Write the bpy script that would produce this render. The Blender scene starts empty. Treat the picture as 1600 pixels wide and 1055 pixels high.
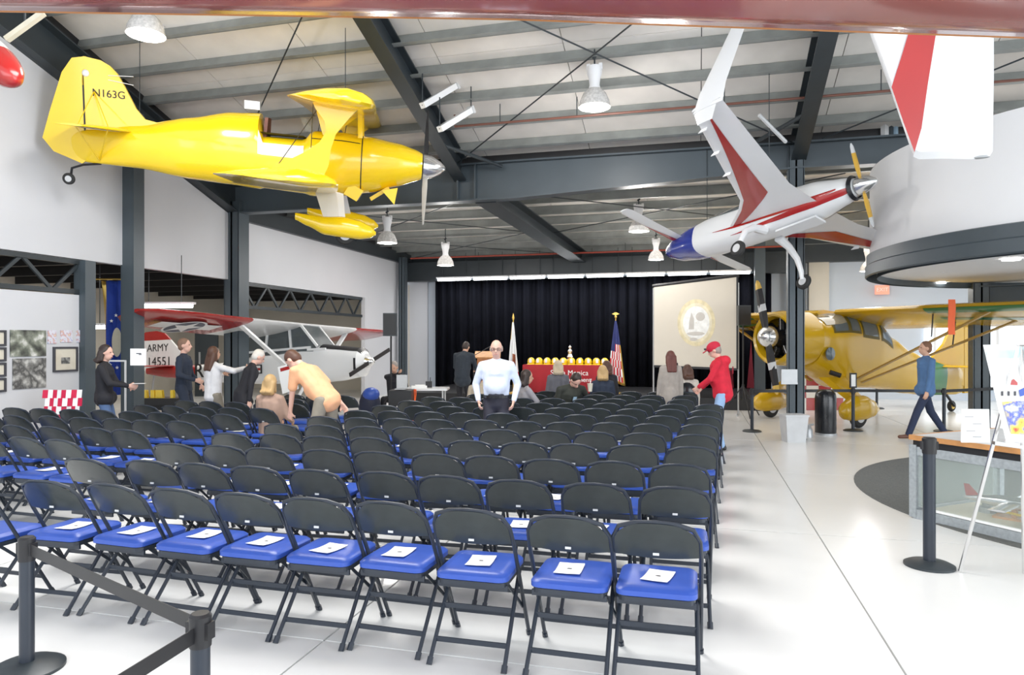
import bpy, bmesh, math, random
from mathutils import Vector, Matrix, Euler
random.seed(7)
PI = math.pi
scene = bpy.context.scene
C = bpy.context.collection

# ------------------------------------------------------------------ camera, world, lights, exposure
YAW = math.atan(.2636); SN, CS = math.sin(YAW), math.cos(YAW)
FPX, HZ, EYE = 1100.0, 535.0, 1.65
cam_d = bpy.data.cameras.new('camera'); cam = bpy.data.objects.new('camera', cam_d); C.objects.link(cam)
cam.location = (0, 0, EYE); cam.rotation_euler = (PI/2, 0, YAW)
cam_d.sensor_width = 36; cam_d.lens = FPX/1600*36; cam_d.shift_y = (HZ-527.5)/1600
cam_d.clip_start = .05; cam_d.clip_end = 200
scene.camera = cam

w = bpy.data.worlds.new('daylight'); scene.world = w; w.use_nodes = True
bg = w.node_tree.nodes['Background']; bg.inputs[0].default_value = (.86, .93, 1, 1); bg.inputs[1].default_value = 1.15
scene.view_settings.view_transform = 'Standard'; scene.view_settings.look = 'None'
scene.view_settings.gamma = 1; scene.view_settings.use_curve_mapping = False
scene.view_settings.exposure = .42

def area(name, loc, rot, sx, sy, power, col=(1, 1, 1)):
    l = bpy.data.lights.new(name, 'AREA'); l.shape = 'RECTANGLE'; l.size = sx; l.size_y = sy
    l.energy = power; l.color = col
    o = bpy.data.objects.new(name, l); o.location = loc; o.rotation_euler = rot; C.objects.link(o); return o
area('hangar_door_daylight', (10.5, 3.5, 3.2), (0, math.radians(72), 0), 5.5, 12, 800, (.93, .97, 1))
area('entrance_daylight', (-1, -4.5, 3.6), (math.radians(68), 0, 0), 14, 4.5, 430, (.95, .98, 1))
area('roof_light_near', (-3.5, 5.5, 5.6), (0, 0, 0), 3, 3, 300, (1, .985, .96))
area('roof_light_far', (-3.5, 17.5, 4.2), (0, 0, 0), 9, 6, 110, (1, .985, .96))
area('roof_light_right', (6.5, 16, 4.2), (0, 0, 0), 7, 7, 260, (1, .97, .92))
area('side_hall_light', (-12.5, 14, 2.9), (0, 0, 0), 3.5, 9, 110, (1, .95, .86))

def W(px, py, d):
    """point at depth d (metres along the view) for a place measured in the photograph"""
    l = (px-800)/FPX*d
    return Vector((-SN*d+CS*l, CS*d+SN*l, EYE+(HZ-py)/FPX*d))
def G(l, d, z=0): return Vector((-SN*d+CS*l, CS*d+SN*l, z))
def GX(px, d, z=0): return G((px-800)/FPX*d, d, z)

# ------------------------------------------------------------------ materials
MATS = {}
def mat(name, col, rough=.5, metal=0, noise=.06, scale=6, bump=0, emis=None, est=0, trans=0, coat=0, spec=None, alpha=None):
    if name in MATS: return MATS[name]
    m = bpy.data.materials.new(name); m.use_nodes = True; nt = m.node_tree; b = nt.nodes['Principled BSDF']
    b.inputs['Roughness'].default_value = rough; b.inputs['Metallic'].default_value = metal
    if coat: b.inputs['Coat Weight'].default_value = coat; b.inputs['Coat Roughness'].default_value = .08
    if spec is not None: b.inputs['Specular IOR Level'].default_value = spec
    tc = nt.nodes.new('ShaderNodeTexCoord')
    nz = nt.nodes.new('ShaderNodeTexNoise'); nz.inputs['Scale'].default_value = scale; nz.inputs['Detail'].default_value = 4
    nt.links.new(tc.outputs['Object'], nz.inputs['Vector'])
    if noise:
        cr = nt.nodes.new('ShaderNodeValToRGB')
        cr.color_ramp.elements[0].position = .3; cr.color_ramp.elements[1].position = .7
        cr.color_ramp.elements[0].color = tuple(max(0, c*(1-noise)) for c in col)+(1,)
        cr.color_ramp.elements[1].color = tuple(min(1, c*(1+noise)) for c in col)+(1,)
        nt.links.new(nz.outputs['Fac'], cr.inputs[0]); nt.links.new(cr.outputs[0], b.inputs['Base Color'])
    else: b.inputs['Base Color'].default_value = (*col, 1)
    if bump:
        bp = nt.nodes.new('ShaderNodeBump'); bp.inputs['Strength'].default_value = bump; bp.inputs['Distance'].default_value = .01
        nt.links.new(nz.outputs['Fac'], bp.inputs['Height']); nt.links.new(bp.outputs[0], b.inputs['Normal'])
    if emis: b.inputs['Emission Color'].default_value = (*emis, 1); b.inputs['Emission Strength'].default_value = est
    if trans: b.inputs['Transmission Weight'].default_value = trans; b.inputs['IOR'].default_value = 1.1
    if alpha is not None: b.inputs['Alpha'].default_value = alpha
    MATS[name] = m; return m
def checker(name, a, b2, scale):
    if name in MATS: return MATS[name]
    m = mat(name, a, .55, noise=0); nt = m.node_tree
    tc = nt.nodes.new('ShaderNodeTexCoord'); ck = nt.nodes.new('ShaderNodeTexChecker'); ck.inputs['Scale'].default_value = scale
    ck.inputs['Color1'].default_value = (*a, 1); ck.inputs['Color2'].default_value = (*b2, 1)
    mp = nt.nodes.new('ShaderNodeMapping'); mp.inputs['Location'].default_value = (.013, .011, .017)
    nt.links.new(tc.outputs['Object'], mp.inputs[0]); nt.links.new(mp.outputs[0], ck.inputs['Vector'])
    nt.links.new(ck.outputs[0], nt.nodes['Principled BSDF'].inputs['Base Color']); return m
def photo_mat(name, cols, scale, detail=6):
    m = mat(name, (1, 1, 1), .35, noise=0); nt = m.node_tree
    tc = nt.nodes.new('ShaderNodeTexCoord'); nz = nt.nodes.new('ShaderNodeTexNoise'); nz.inputs['Scale'].default_value = scale
    nz.inputs['Detail'].default_value = detail; cr = nt.nodes.new('ShaderNodeValToRGB'); cr.color_ramp.interpolation = 'LINEAR'
    els = cr.color_ramp.elements; n = len(cols)
    while len(els) < n: els.new(.5)
    for i, c in enumerate(cols): els[i].position = .3+.4*i/(n-1); els[i].color = (*c, 1)
    nt.links.new(tc.outputs['Object'], nz.inputs['Vector']); nt.links.new(nz.outputs['Fac'], cr.inputs[0])
    nt.links.new(cr.outputs[0], nt.nodes['Principled BSDF'].inputs['Base Color']); return m

M = dict(
 floor=mat('polished_concrete', (.76, .76, .75), .22, noise=.04, scale=.8, spec=.35),
 joint=mat('floor_joint', (.62, .61, .59), .7),
 white=mat('white_paint', (.80, .80, .81), .6, noise=.02, scale=1),
 wallw=mat('wall_white', (.60, .61, .64), .75, noise=.025, scale=.7),
 wallb=mat('wall_pale_blue', (.58, .64, .72), .75, noise=.03, scale=.5),
 cream=mat('cream_wall', (.66, .62, .54), .75, noise=.04, scale=1),
 steel=mat('charcoal_steel', (.026, .034, .040), .42, noise=.12, scale=2),
 steel2=mat('grey_steel', (.06, .078, .092), .42, noise=.08, scale=2),
 purlin=mat('galvanised_purlin', (.27, .285, .275), .45, .25, noise=.15, scale=3),
 deck=mat('roof_insulation', (.80, .76, .71), .7, noise=.08, scale=1.5),
 black=mat('black', (.012, .012, .014), .45, noise=.1),
 blackgl=mat('black_gloss', (.012, .013, .016), .22, noise=.1),
 rubber=mat('rubber', (.02, .02, .02), .75),
 curtain=mat('black_velvet', (.0035, .004, .007), .9, noise=.25, scale=3, spec=.1),
 yellow=mat('yellow_paint', (.88, .60, .008), .2, noise=.02, scale=1, coat=.6),
 yellow2=mat('yellow_paint_old', (.56, .335, .006), .25, noise=.04, scale=1, coat=.4),
 silver=mat('polished_aluminium', (.75, .75, .75), .18, .9, noise=.03),
 greymetal=mat('grey_metal', (.42, .43, .44), .4, .5),
 lightgrey=mat('light_grey', (.55, .56, .57), .5),
 pwhite=mat('aircraft_white', (.80, .81, .82), .28, noise=.02, scale=1, coat=.4),
 pred=mat('aircraft_red', (.38, .016, .014), .25, noise=.05, scale=2, coat=.5),
 dred=mat('dark_red_gloss', (.30, .075, .065), .2, noise=.15, scale=1.2, coat=.7),
 pblue=mat('aircraft_blue', (.02, .04, .28), .25, coat=.5),
 green=mat('aircraft_green', (.015, .16, .03), .3, coat=.4),
 glass=mat('smoked_window', (.10, .13, .15), .08, noise=.1, scale=3, coat=.5),
 clear=mat('clear_panel', (.75, .88, .84), .03, noise=0, alpha=.12),
 seat=mat('blue_vinyl', (.035, .090, .42), .32, noise=.06, scale=9, bump=.05),
 cback=mat('charcoal_vinyl', (.026, .034, .034), .30, noise=.15, scale=14, bump=.08, coat=.3),
 cframe=mat('chair_frame_paint', (.020, .027, .040), .35, noise=.1),
 paper=mat('paper', (.88, .88, .87), .6, noise=.01),
 ink=mat('ink', (.05, .05, .06), .6),
 wood=mat('honey_wood', (.52, .25, .09), .4, noise=.2, scale=8),
 wood2=mat('lectern_wood', (.42, .16, .05), .4, noise=.2, scale=8),
 redcloth=mat('red_cloth', (.33, .012, .02), .8),
 gold=mat('gold', (.75, .5, .12), .3, .6),
 skin=mat('skin', (.62, .36, .25), .55, noise=.05, scale=8),
 skin2=mat('skin_pink', (.70, .42, .33), .55, noise=.05, scale=8),
 lampglow=mat('lamp_glow', (1, 1, 1), .5, noise=0, emis=(1, .98, .95), est=9),
 tubeglow=mat('tube_glow', (1, 1, 1), .5, noise=0, emis=(.93, .96, 1), est=9),
 prism=mat('prismatic_reflector', (.62, .60, .58), .15, noise=.2, scale=30, coat=.4),
 exitred=mat('exit_sign_face', (.8, .3, .22), .5, noise=0, emis=(1, .3, .2), est=.5),
 orange=mat('orange_ribbon', (.85, .13, .03), .6),
 rug=mat('grey_carpet', (.12, .125, .12), .95, noise=.2, scale=60),
 beige=mat('beige_panel', (.60, .56, .45), .6),
 brown=mat('dark_ceiling', (.075, .055, .04), .8, noise=.5, scale=2),
 screen=mat('projection_screen', (.60, .55, .47), .8, noise=.01, emis=(.9, .82, .7), est=.05),
)

# ------------------------------------------------------------------ mesh helpers
class MB:
    def __init__(s): s.v = []; s.f = []; s.m = []
    def add(s, vs, fs, mi=0):
        b = len(s.v); s.v += [tuple(v) for v in vs]; s.f += [tuple(b+i for i in f) for f in fs]; s.m += [mi]*len(fs); return s
    def box(s, c, sz, rz=0, mi=0, rot=None):
        hx, hy, hz = sz[0]/2, sz[1]/2, sz[2]/2
        R = (rot.to_matrix() if rot else Matrix.Rotation(rz, 3, 'Z')); c = Vector(c)
        vs = [c+R@Vector((x*hx, y*hy, z*hz)) for x in (-1, 1) for y in (-1, 1) for z in (-1, 1)]
        return s.add(vs, [(0, 1, 3, 2), (4, 6, 7, 5), (0, 4, 5, 1), (2, 3, 7, 6), (0, 2, 6, 4), (1, 5, 7, 3)], mi)
    def bar(s, p0, p1, wd, ht, mi=0, up=(0, 0, 1)):
        p0, p1 = Vector(p0), Vector(p1); d = (p1-p0).normalized(); up = Vector(up)
        if abs(d.dot(up)) > .98: up = Vector((0, 1, 0))
        x = d.cross(up).normalized()*wd/2; y = x.cross(d).normalized()*ht/2
        vs = [p+a*x+b*y for p in (p0, p1) for a, b in ((-1, -1), (1, -1), (1, 1), (-1, 1))]
        return s.add(vs, [(3, 2, 1, 0), (4, 5, 6, 7), (0, 1, 5, 4), (1, 2, 6, 5), (2, 3, 7, 6), (3, 0, 4, 7)], mi)
    def tube(s, pts, r, n=8, mi=0, cap=True):
        pts = [Vector(p) for p in pts]; k = len(pts)
        rs = r if isinstance(r, (list, tuple)) else [r]*k
        prev = None; vs = []
        for i, p in enumerate(pts):
            d = (pts[min(i+1, k-1)]-pts[max(i-1, 0)]).normalized()
            if prev is None:
                a = Vector((0, 0, 1)) if abs(d.z) < .9 else Vector((0, 1, 0)); x = d.cross(a).normalized()
            else: x = (prev-d*prev.dot(d)).normalized()
            prev = x; y = d.cross(x)
            vs += [p+rs[i]*(math.cos(2*PI*j/n)*x+math.sin(2*PI*j/n)*y) for j in range(n)]
        fs = [(i*n+j, i*n+(j+1) % n, (i+1)*n+(j+1) % n, (i+1)*n+j) for i in range(k-1) for j in range(n)]
        if cap: fs += [tuple(range(n-1, -1, -1)), tuple((k-1)*n+j for j in range(n))]
        return s.add(vs, fs, mi)
    def lathe(s, prof, c=(0, 0, 0), n=24, mi=0, axis=None, cap=True):
        q = Vector((0, 0, 1)).rotation_difference(Vector(axis).normalized()) if axis else None; c = Vector(c); vs = []
        for r, z in prof:
            for j in range(n):
                v = Vector((r*math.cos(2*PI*j/n), r*math.sin(2*PI*j/n), z))
                vs.append(c+(q@v if q else v))
        k = len(prof); fs = [(i*n+j, i*n+(j+1) % n, (i+1)*n+(j+1) % n, (i+1)*n+j) for i in range(k-1) for j in range(n)]
        if cap: fs += [tuple(range(n-1, -1, -1)), tuple((k-1)*n+j for j in range(n))]
        return s.add(vs, fs, mi)
    def loft(s, rings, mi=0, cap=True, closed=True):
        n = len(rings[0]); vs = [v for r in rings for v in r]; k = len(rings); e = n if closed else n-1
        fs = [(i*n+j, i*n+(j+1) % n, (i+1)*n+(j+1) % n, (i+1)*n+j) for i in range(k-1) for j in range(e)]
        if cap: fs += [tuple(range(n-1, -1, -1)), tuple((k-1)*n+j for j in range(n))]
        return s.add(vs, fs, mi)
    def prism(s, poly, off, mi=0):
        """poly: 3D points, off: extrusion vector"""
        n = len(poly); off = Vector(off); vs = [Vector(p) for p in poly]+[Vector(p)+off for p in poly]
        return s.add(vs, [tuple(range(n-1, -1, -1)), tuple(range(n, 2*n))]+[(i, (i+1) % n, n+(i+1) % n, n+i) for i in range(n)], mi)
    def ell(s, c, r, n=16, k=10, mi=0, rot=None):
        c = Vector(c); vs = []; R = rot.to_matrix() if rot else Matrix.Identity(3)
        for i in range(1, k):
            t = PI*i/k
            for j in range(n):
                a = 2*PI*j/n; vs.append(c+R@Vector((r[0]*math.sin(t)*math.cos(a), r[1]*math.sin(t)*math.sin(a), r[2]*math.cos(t))))
        vs += [c+R@Vector((0, 0, r[2])), c+R@Vector((0, 0, -r[2]))]; T = len(vs)-2
        fs = [(i*n+j, (i+1)*n+j, (i+1)*n+(j+1) % n, i*n+(j+1) % n) for i in range(k-2) for j in range(n)]
        fs += [(T, j, (j+1) % n) for j in range(n)]+[(T+1, (k-2)*n+(j+1) % n, (k-2)*n+j) for j in range(n)]
        return s.add(vs, fs, mi)
    def mesh(s, name, mats, smooth=False, ang=35):
        me = bpy.data.meshes.new(name); me.from_pydata(s.v, [], s.f)
        for m in (mats if isinstance(mats, (list, tuple)) else [mats]): me.materials.append(m)
        me.polygons.foreach_set('material_index', s.m); me.validate()
        bm = bmesh.new(); bm.from_mesh(me); bmesh.ops.recalc_face_normals(bm, faces=bm.faces); bm.to_mesh(me); bm.free()
        if smooth:
            me.polygons.foreach_set('use_smooth', [True]*len(me.polygons)); me.set_sharp_from_angle(angle=math.radians(ang))
        me.update(); return me
    def build(s, name, mats, parent=None, smooth=False, loc=None, rz=0, label=None):
        o = bpy.data.objects.new(name, s.mesh(name, mats, smooth)); C.objects.link(o); o.parent = parent
        if loc is not None: o.location = loc
        if rz: o.rotation_euler = (0, 0, rz)
        if label: o['label'] = label
        return o
def tag(o, label=None, cat=None, group=None, kind=None):
    if label: o['label'] = label
    if cat: o['category'] = cat
    if group: o['group'] = group
    if kind: o['kind'] = kind
    return o
def thing(name, label, cat, loc=(0, 0, 0), rz=0, group=None):
    o = bpy.data.objects.new(name, None); C.objects.link(o); o.location = loc; o.rotation_euler = (0, 0, rz)
    o.empty_display_size = .1; return tag(o, label, cat, group)
def kid(parent, name, mb, mats, smooth=False, label=None, kind=None):
    o = mb.build(name, mats, parent, smooth, label=label)
    if kind: o['kind'] = kind
    return o
def struct(name, mb, mats, smooth=False):
    return tag(mb.build(name, mats, None, smooth), kind='structure')
def dup(root, loc, rz, label=None, rot=None):
    r = root.copy(); C.objects.link(r); r.location = loc; r.rotation_euler = rot if rot else (0, 0, rz)
    if label: r['label'] = label
    for ch in list(root.children):
        c = ch.copy(); C.objects.link(c); c.parent = r
        for g in list(ch.children):
            d = g.copy(); C.objects.link(d); d.parent = c
    return r
def text(name, body, size, m, parent, loc, rot, ext=.002, align='CENTER', sx=1, label=None):
    cu = bpy.data.curves.new('t', 'FONT'); cu.body = body; cu.size = size; cu.extrude = ext; cu.align_x = align; cu.align_y = 'CENTER'
    to = bpy.data.objects.new('t', cu); C.objects.link(to)
    bpy.context.view_layer.update()
    me = bpy.data.meshes.new_from_object(to.evaluated_get(bpy.context.evaluated_depsgraph_get()))
    bpy.data.objects.remove(to); me.materials.clear(); me.materials.append(m)
    o = bpy.data.objects.new(name, me); C.objects.link(o); o.parent = parent; o.location = loc; o.rotation_euler = rot; o.scale = (sx, 1, 1)
    if label: o['label'] = label
    return o
ORD = ['', 'first', 'second', 'third', 'fourth', 'fifth', 'sixth', 'seventh', 'eighth', 'ninth', 'tenth', 'eleventh', 'twelfth', 'thirteenth', 'fourteenth']

# surfaces for wings and bodies --------------------------------------------------
AF = [(1, 0), (.8, .045), (.55, .085), (.3, .105), (.12, .08), (.03, .042), (0, 0), (.03, -.026), (.12, -.04), (.3, -.045), (.55, -.036), (.8, -.018)]
def wing(mb, secs, mi=0, fwd=(1, 0, 0)):
    """secs: list of (leading edge point, chord, thickness factor, up vector)"""
    fwd = Vector(fwd); rings = []
    for le, ch, th, up in secs:
        le = Vector(le); up = Vector(up); rings.append([le-fwd*(c*ch)+up*(z*ch*th) for c, z in AF])
    return mb.loft(rings, mi)
def wing_pt(secs, t, c, low=True, off=.006, fwd=(1, 0, 0)):
    k = len(secs)-1; i = min(int(t*k), k-1); f = t*k-i
    a, b = secs[i], secs[i+1]; le = Vector(a[0]).lerp(Vector(b[0]), f); ch = a[1]*(1-f)+b[1]*f; th = a[2]*(1-f)+b[2]*f; up = Vector(a[3]).lerp(Vector(b[3]), f)
    pr = AF[6:]+[(1, 0)] if low else list(reversed(AF[:7]))
    z = 0
    for (c0, z0), (c1, z1) in zip(pr, pr[1:]):
        if c0 <= c <= c1+1e-6: z = z0+(z1-z0)*(c-c0)/(c1-c0); break
    return le-Vector(fwd)*(c*ch)+up*(z*ch*th+(-off if low else off))
def wing_patch(mb, secs, t0, t1, c0, c1, low=True, n=10, m=5, mi=0, off=.006, fwd=(1, 0, 0)):
    g = [[wing_pt(secs, t0+(t1-t0)*i/n, c0(i/n)+(c1(i/n)-c0(i/n))*j/m, low, off, fwd) for j in range(m+1)] for i in range(n+1)]
    vs = [v for r in g for v in r]; q = m+1
    return mb.add(vs, [(i*q+j, i*q+j+1, (i+1)*q+j+1, (i+1)*q+j) for i in range(n) for j in range(m)], mi)
def bsec(S, x):
    """interpolate (x, zc, halfwidth, up, down, exponent)"""
    for a, b in zip(S, S[1:]):
        if b[0] <= x <= a[0]:
            f = (a[0]-x)/(a[0]-b[0]+1e-9); f2 = f*f*(3-2*f); return [a[i]+(b[i]-a[i])*(f*.5+f2*.5) for i in range(6)]
    return list(S[-1] if x < S[-1][0] else S[0])
def bpt(S, x, ang, off=0):
    _, zc, hw, up, dn, e = bsec(S, x); ca, sa = math.cos(ang), math.sin(ang)
    y = (hw+off)*math.copysign(abs(ca)**(2/e), ca); z = ((up if sa > 0 else dn)+off)*math.copysign(abs(sa)**(2/e), sa)
    return Vector((x, y, zc+z))
def body(mb, S, n=28, k=40, mi=0, x0=None, x1=None, off=0):
    x0 = S[0][0] if x0 is None else x0; x1 = S[-1][0] if x1 is None else x1
    return mb.loft([[bpt(S, x0+(x1-x0)*i/k, 2*PI*j/n, off) for j in range(n)] for i in range(k+1)], mi)
def body_patch(mb, S, x0, x1, a0, a1, n=16, m=6, off=.006, mi=0):
    vs = []
    for i in range(n+1):
        f = i/n; x = x0+(x1-x0)*f
        for j in range(m+1): vs.append(bpt(S, x, a0(f)+(a1(f)-a0(f))*j/m, off))
    q = m+1
    return mb.add(vs, [(i*q+j, i*q+j+1, (i+1)*q+j+1, (i+1)*q+j) for i in range(n) for j in range(m)], mi)
def wheel(name, parent, c, r, wd, axis=(0, 1, 0), hub=None):
    o = kid(parent, name, MB().lathe([(r*.55, -wd*.5), (r*.85, -wd*.5), (r, -wd*.25), (r, wd*.25), (r*.85, wd*.5), (r*.55, wd*.5)], c, 20, axis=axis), M['rubber'], True)
    kid(o, 'wheel_hub', MB().lathe([(r*.5, -wd*.53), (r*.54, -wd*.53), (r*.54, wd*.53), (r*.5, wd*.53)], c, 16, axis=axis), hub or M['lightgrey'], True)
    return o

# ================================================================== STRUCTURE
X0, XC, YG = -9.5, 1.62, 12.9                       # left wall line, right column line, girder line
def P(y): return 5.05+(YG-y)*.32                    # underside of near roof purlins
YB = 22.2
fl = struct('floor', MB().box((1, 11, -.12), (36, 34, .16)), M['joint'])
tile_me = None
for i in range(12):
    for j in range(11):
        mb = MB().box((0, 0, -.02), (2.988, 2.988, .04))
        if tile_me is None: tile_me = mb.mesh('slab', M['floor'])
        o = bpy.data.objects.new('slab', tile_me); C.objects.link(o); o.parent = fl; o.location = (-15.5+3*i, -4+3*j, 0)
# near roof: deck panels, purlins
ce = struct('ceiling', MB().add([(-9.9, YG+.1, 5.33), (14, YG+.1, 5.33), (14, -3.2, 10.48), (-9.9, -3.2, 10.48), (-9.9, YG+.1, 5.38), (14, YG+.1, 5.38), (14, -3.2, 10.53), (-9.9, -3.2, 10.53)],
   [(0, 1, 2, 3), (7, 6, 5, 4), (0, 4, 5, 1), (2, 6, 7, 3), (1, 5, 6, 2), (0, 3, 7, 4)]), M['black'])
sl = math.atan(.32); L = 16.1/math.cos(sl)
pw = 1.99
pm = MB().box((0, 0, 0), (pw-.012, L/6-.012, .03)).mesh('roof_panel', M['deck'])
for i in range(12):
    for k in range(6):
        o = bpy.data.objects.new('roof_panel', pm); C.objects.link(o); o.parent = ce
        yy = -3.1+16.1*(k+.5)/6; o.location = (-8.9+i*pw, yy, P(yy)+.235); o.rotation_euler = (-sl, 0, 0)
pu = MB().box((0, 0, .1), (23.7, .012, .2)).box((0, -.035, .006), (23.7, .07, .012)).box((0, .035, .194), (23.7, .07, .012)).mesh('purlin', M['purlin'])
for k in range(21):
    yy = YG-.45-k*.68
    if yy < -3: break
    o = bpy.data.objects.new('purlin', pu); C.objects.link(o); o.parent = ce; o.location = (2.05, yy, P(yy)); o.rotation_euler = (-sl, 0, 0)
# far roof
def PF(y): return 4.72-(y-YG)*.022
cf = struct('ceiling', MB().box((2, 18.2, 5.08), (24, 10.4, .05)), M['black'])
pm2 = MB().box((0, 0, 0), (2.188, 2.588, .03)).mesh('roof_panel', M['deck'])
for i in range(11):
    for k in range(4):
        o = bpy.data.objects.new('roof_panel', pm2); C.objects.link(o); o.parent = cf; yy = YG+.2+2.6*(k+.5)
        o.location = (-8.8+2.2*i, yy, PF(yy)+.22); o.rotation_euler = (-.022, 0, 0)
for k in range(8):
    yy = YG+.9+k*1.2
    o = bpy.data.objects.new('purlin', pu); C.objects.link(o); o.parent = cf; o.location = (2.05, yy, PF(yy))
tag(MB().box((2, YG+.12, 5.28), (24, .04, .5)).build('wall_gap_panel', M['black']), kind='structure')  # panel added to close the light leak above the girder
tag(MB().prism([(X0-.05, 1.0, P(1)-.75), (X0-.05, 12.9, 4.2), (X0-.05, YB+.2, 4.2), (X0-.05, YB+.2, 5.2), (X0-.05, 12.95, 5.4), (X0-.05, 1.0, P(1)+.3)], (-.06, 0, 0)).build('wall_gap_panel', M['black']), kind='structure')  # added panel, shuts the bright gap between left wall top and roof
tag(MB().box((2, YB+.2, 4.75), (24, .05, .9)).build('wall_gap_panel', M['steel']), kind='structure')  # added panel, closes the gap from stage header up to the roof
# frames
def ibeam(mb, p0, p1, dep, fw, t=.025, up=(0, 0, 1)):
    p0, p1 = Vector(p0), Vector(p1); u = Vector(up)
    mb.bar(p0, p1, t*1.2, dep, up=up); mb.bar(p0+u*dep/2, p1+u*dep/2, fw, t, up=up); mb.bar(p0-u*dep/2, p1-u*dep/2, fw, t, up=up); return mb
def zP(y, dz): return P(y)+dz
for xa, xb, dz in ((-4.45, -4.4, -.12), (1.62, 1.66, -.12), (9.0, 9.0, -.12)):
    tag(ibeam(MB(), (xa, -3, zP(-3, dz)), (xb, YG-.1, zP(YG-.1, dz)), .42, .24).build('rafter', M['steel']), kind='structure')
tag(ibeam(MB(), (X0+.05, -3, P(-3)-.42), (X0+.05, YG, P(YG)-.42), .6, .35).build('rafter', M['steel']), kind='structure')
tag(ibeam(MB(), (-3.95, YG+.1, 4.52), (-3.55, YB-.2, 4.30), .34, .42).build('rafter', M['steel']), kind='structure')
tag(MB().bar((X0+.02, YG, 4.43), (X0+.02, YB, 4.43), .2, .34).build('rafter', M['steel']), kind='structure')
# haunched girder across the hall
g = MB(); prof = [(X0, 4.37, 5.05), (-4.6, 4.37, 5.05), (-3.3, 4.37, 5.06), (XC, 4.62, 5.05), (9, 4.62, 5.05)]
for a, b in zip(prof, prof[1:]):
    g.prism([(a[0], YG-.02, a[1]), (b[0], YG-.02, b[1]), (b[0], YG-.02, b[2]), (a[0], YG-.02, a[2])], (0, .04, 0))
    for q in (1, 2): g.bar((a[0], YG, a[q]), (b[0], YG, b[q]), .26, .03)
for xx in (-4.45, -4.1): g.box((xx, YG-.07, 4.72), (.03, .12, .66))
tag(g.build('girder', M['steel2']), kind='structure')
# knee braces between rafters and girder
for x, s in ((-4.45, 1), (1.62, -1)):
    tag(MB().tube([(x, 11.6, P(11.6)-.3), (x+s*.9, YG-.2, 4.95)], .035).build('brace', M['steel']), kind='structure')
# columns
def column(c, w1, z1, m='steel2', w2=None):
    mb = MB(); w2 = w2 or w1
    mb.box((c[0], c[1], z1/2), (w1*.12, w2, z1)); mb.box((c[0]-w1/2, c[1], z1/2), (.025, w2, z1)); mb.box((c[0]+w1/2, c[1], z1/2), (.025, w2, z1))
    mb.box((c[0], c[1]-w2/2+.01, z1/2), (w1, .02, z1)).box((c[0], c[1]+w2/2-.01, z1/2), (w1, .02, z1))
    mb.box((c[0], c[1], .01), (w1+.08, w2+.08, .02))
    return tag(mb.build('column', M[m]), kind='structure')
cr = column((XC, YG), .24, 5.0)
column((X0+.08, YG+.0), .34, 4.6); pc = W(205, 500, 12.0); pc.z = 0; pc.x = X0+.1
column((pc.x, 10.05), .24, 5.6)
column((X0+.02, 9.15), .2, 2.95, w2=.2)
pp = GX(598, 21.2); column((X0+.25, 21.2), .2, 4.4)
# far columns by the yellow cabin plane
for px, dd, ww in ((1187, 20, .26),): 
    q = GX(px, dd); column((q.x, q.y), ww, 4.5)
# left wall: upper fascia, partition, truss
pts = [(X0, 1.0, 2.97), (X0, YB, 2.97), (X0, YB, 4.27), (X0, 13.0, 4.27), (X0, 1.0, P(1.0)-.70)]
struct('wall_left', MB().prism(pts, (-.12, 0, 0)), M['wallw'])
tag(MB().prism([(X0+.01, 1, 2.40), (X0+.01, 9.15, 2.40), (X0+.01, 9.15, 0), (X0+.01, 1, 0)], (-.1, 0, 0)).build('wall_left_panel', M['wallw']), kind='structure')
q1 = 19.0
tag(MB().prism([(X0, q1, 2.97), (X0, YB, 2.97), (X0, YB, 0), (X0, q1, 0)], (-.12, 0, 0)).build('wall_left_panel', M['wallw']), kind='structure')
def truss(y0, y1, z0, z1, n):
    r = tag(MB().bar((X0-.02, y0, z0), (X0-.02, y1, z0), .08, .07).bar((X0-.02, y0, z1), (X0-.02, y1, z1), .08, .07).build('truss', M['steel']), kind='structure')
    for i in range(n):
        a = y0+(y1-y0)*i/n; b = y0+(y1-y0)*(i+1)/n; m_ = (a+b)/2
        kid(r, 'truss_web', MB().bar((X0-.02, a, z1), (X0-.02, m_, z0), .035, .05), M['steel'])
        kid(r, 'truss_web', MB().bar((X0-.02, m_, z0), (X0-.02, b, z1), .035, .05), M['steel'])
truss(1, 9.1, 2.45, 2.92, 8); truss(13.2, 18.8, 2.42, 2.92, 6)
# hall beyond the left wall
struct('wall_left_far', MB().box((-16.6, 12, 1.6), (.1, 26, 3.6)), M['cream'])
tag(MB().box((-13.2, 12, 3.35), (7, 26, .1)).build('ceiling_side_hall', M['brown']), kind='structure')
for i in range(14): tag(MB().bar((-9.8, 1+i*1.6, 3.2), (-16.4, 1+i*1.6, 3.2), .07, .2).build('joist', M['black']), kind='structure')
struct('wall_back_left', MB().box((-13, YB+.1, 1.8), (7, .1, 3.6)), M['cream'])
# back wall
struct('wall_back', MB().box((3, YB+.35, 2.55), (25.2, .2, 5.1)), M['wallb'])
tag(MB().box((-9.2, YB+.18, 1.9), (.7, .12, 3.8)).build('wall_back_panel', M['wallw']), kind='structure')
tag(MB().box((-3.3, YB-.35, 3.98), (12.3, .3, .62)).build('trim_header', M['steel']), kind='structure')
tag(MB().box((9, YB+.1, 4.35), (12, .3, .7)).build('trim_header', M['steel']), kind='structure')
tag(MB().box((3.45, YB+.15, 2.1), (.55, .1, 4.2)).build('wall_back_panel', M['cream']), kind='structure')
tag(MB().box((2.8, YB-.1, 2.1), (.5, .1, 4.2)).build('wall_back_panel', M['steel']), kind='structure')
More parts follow.
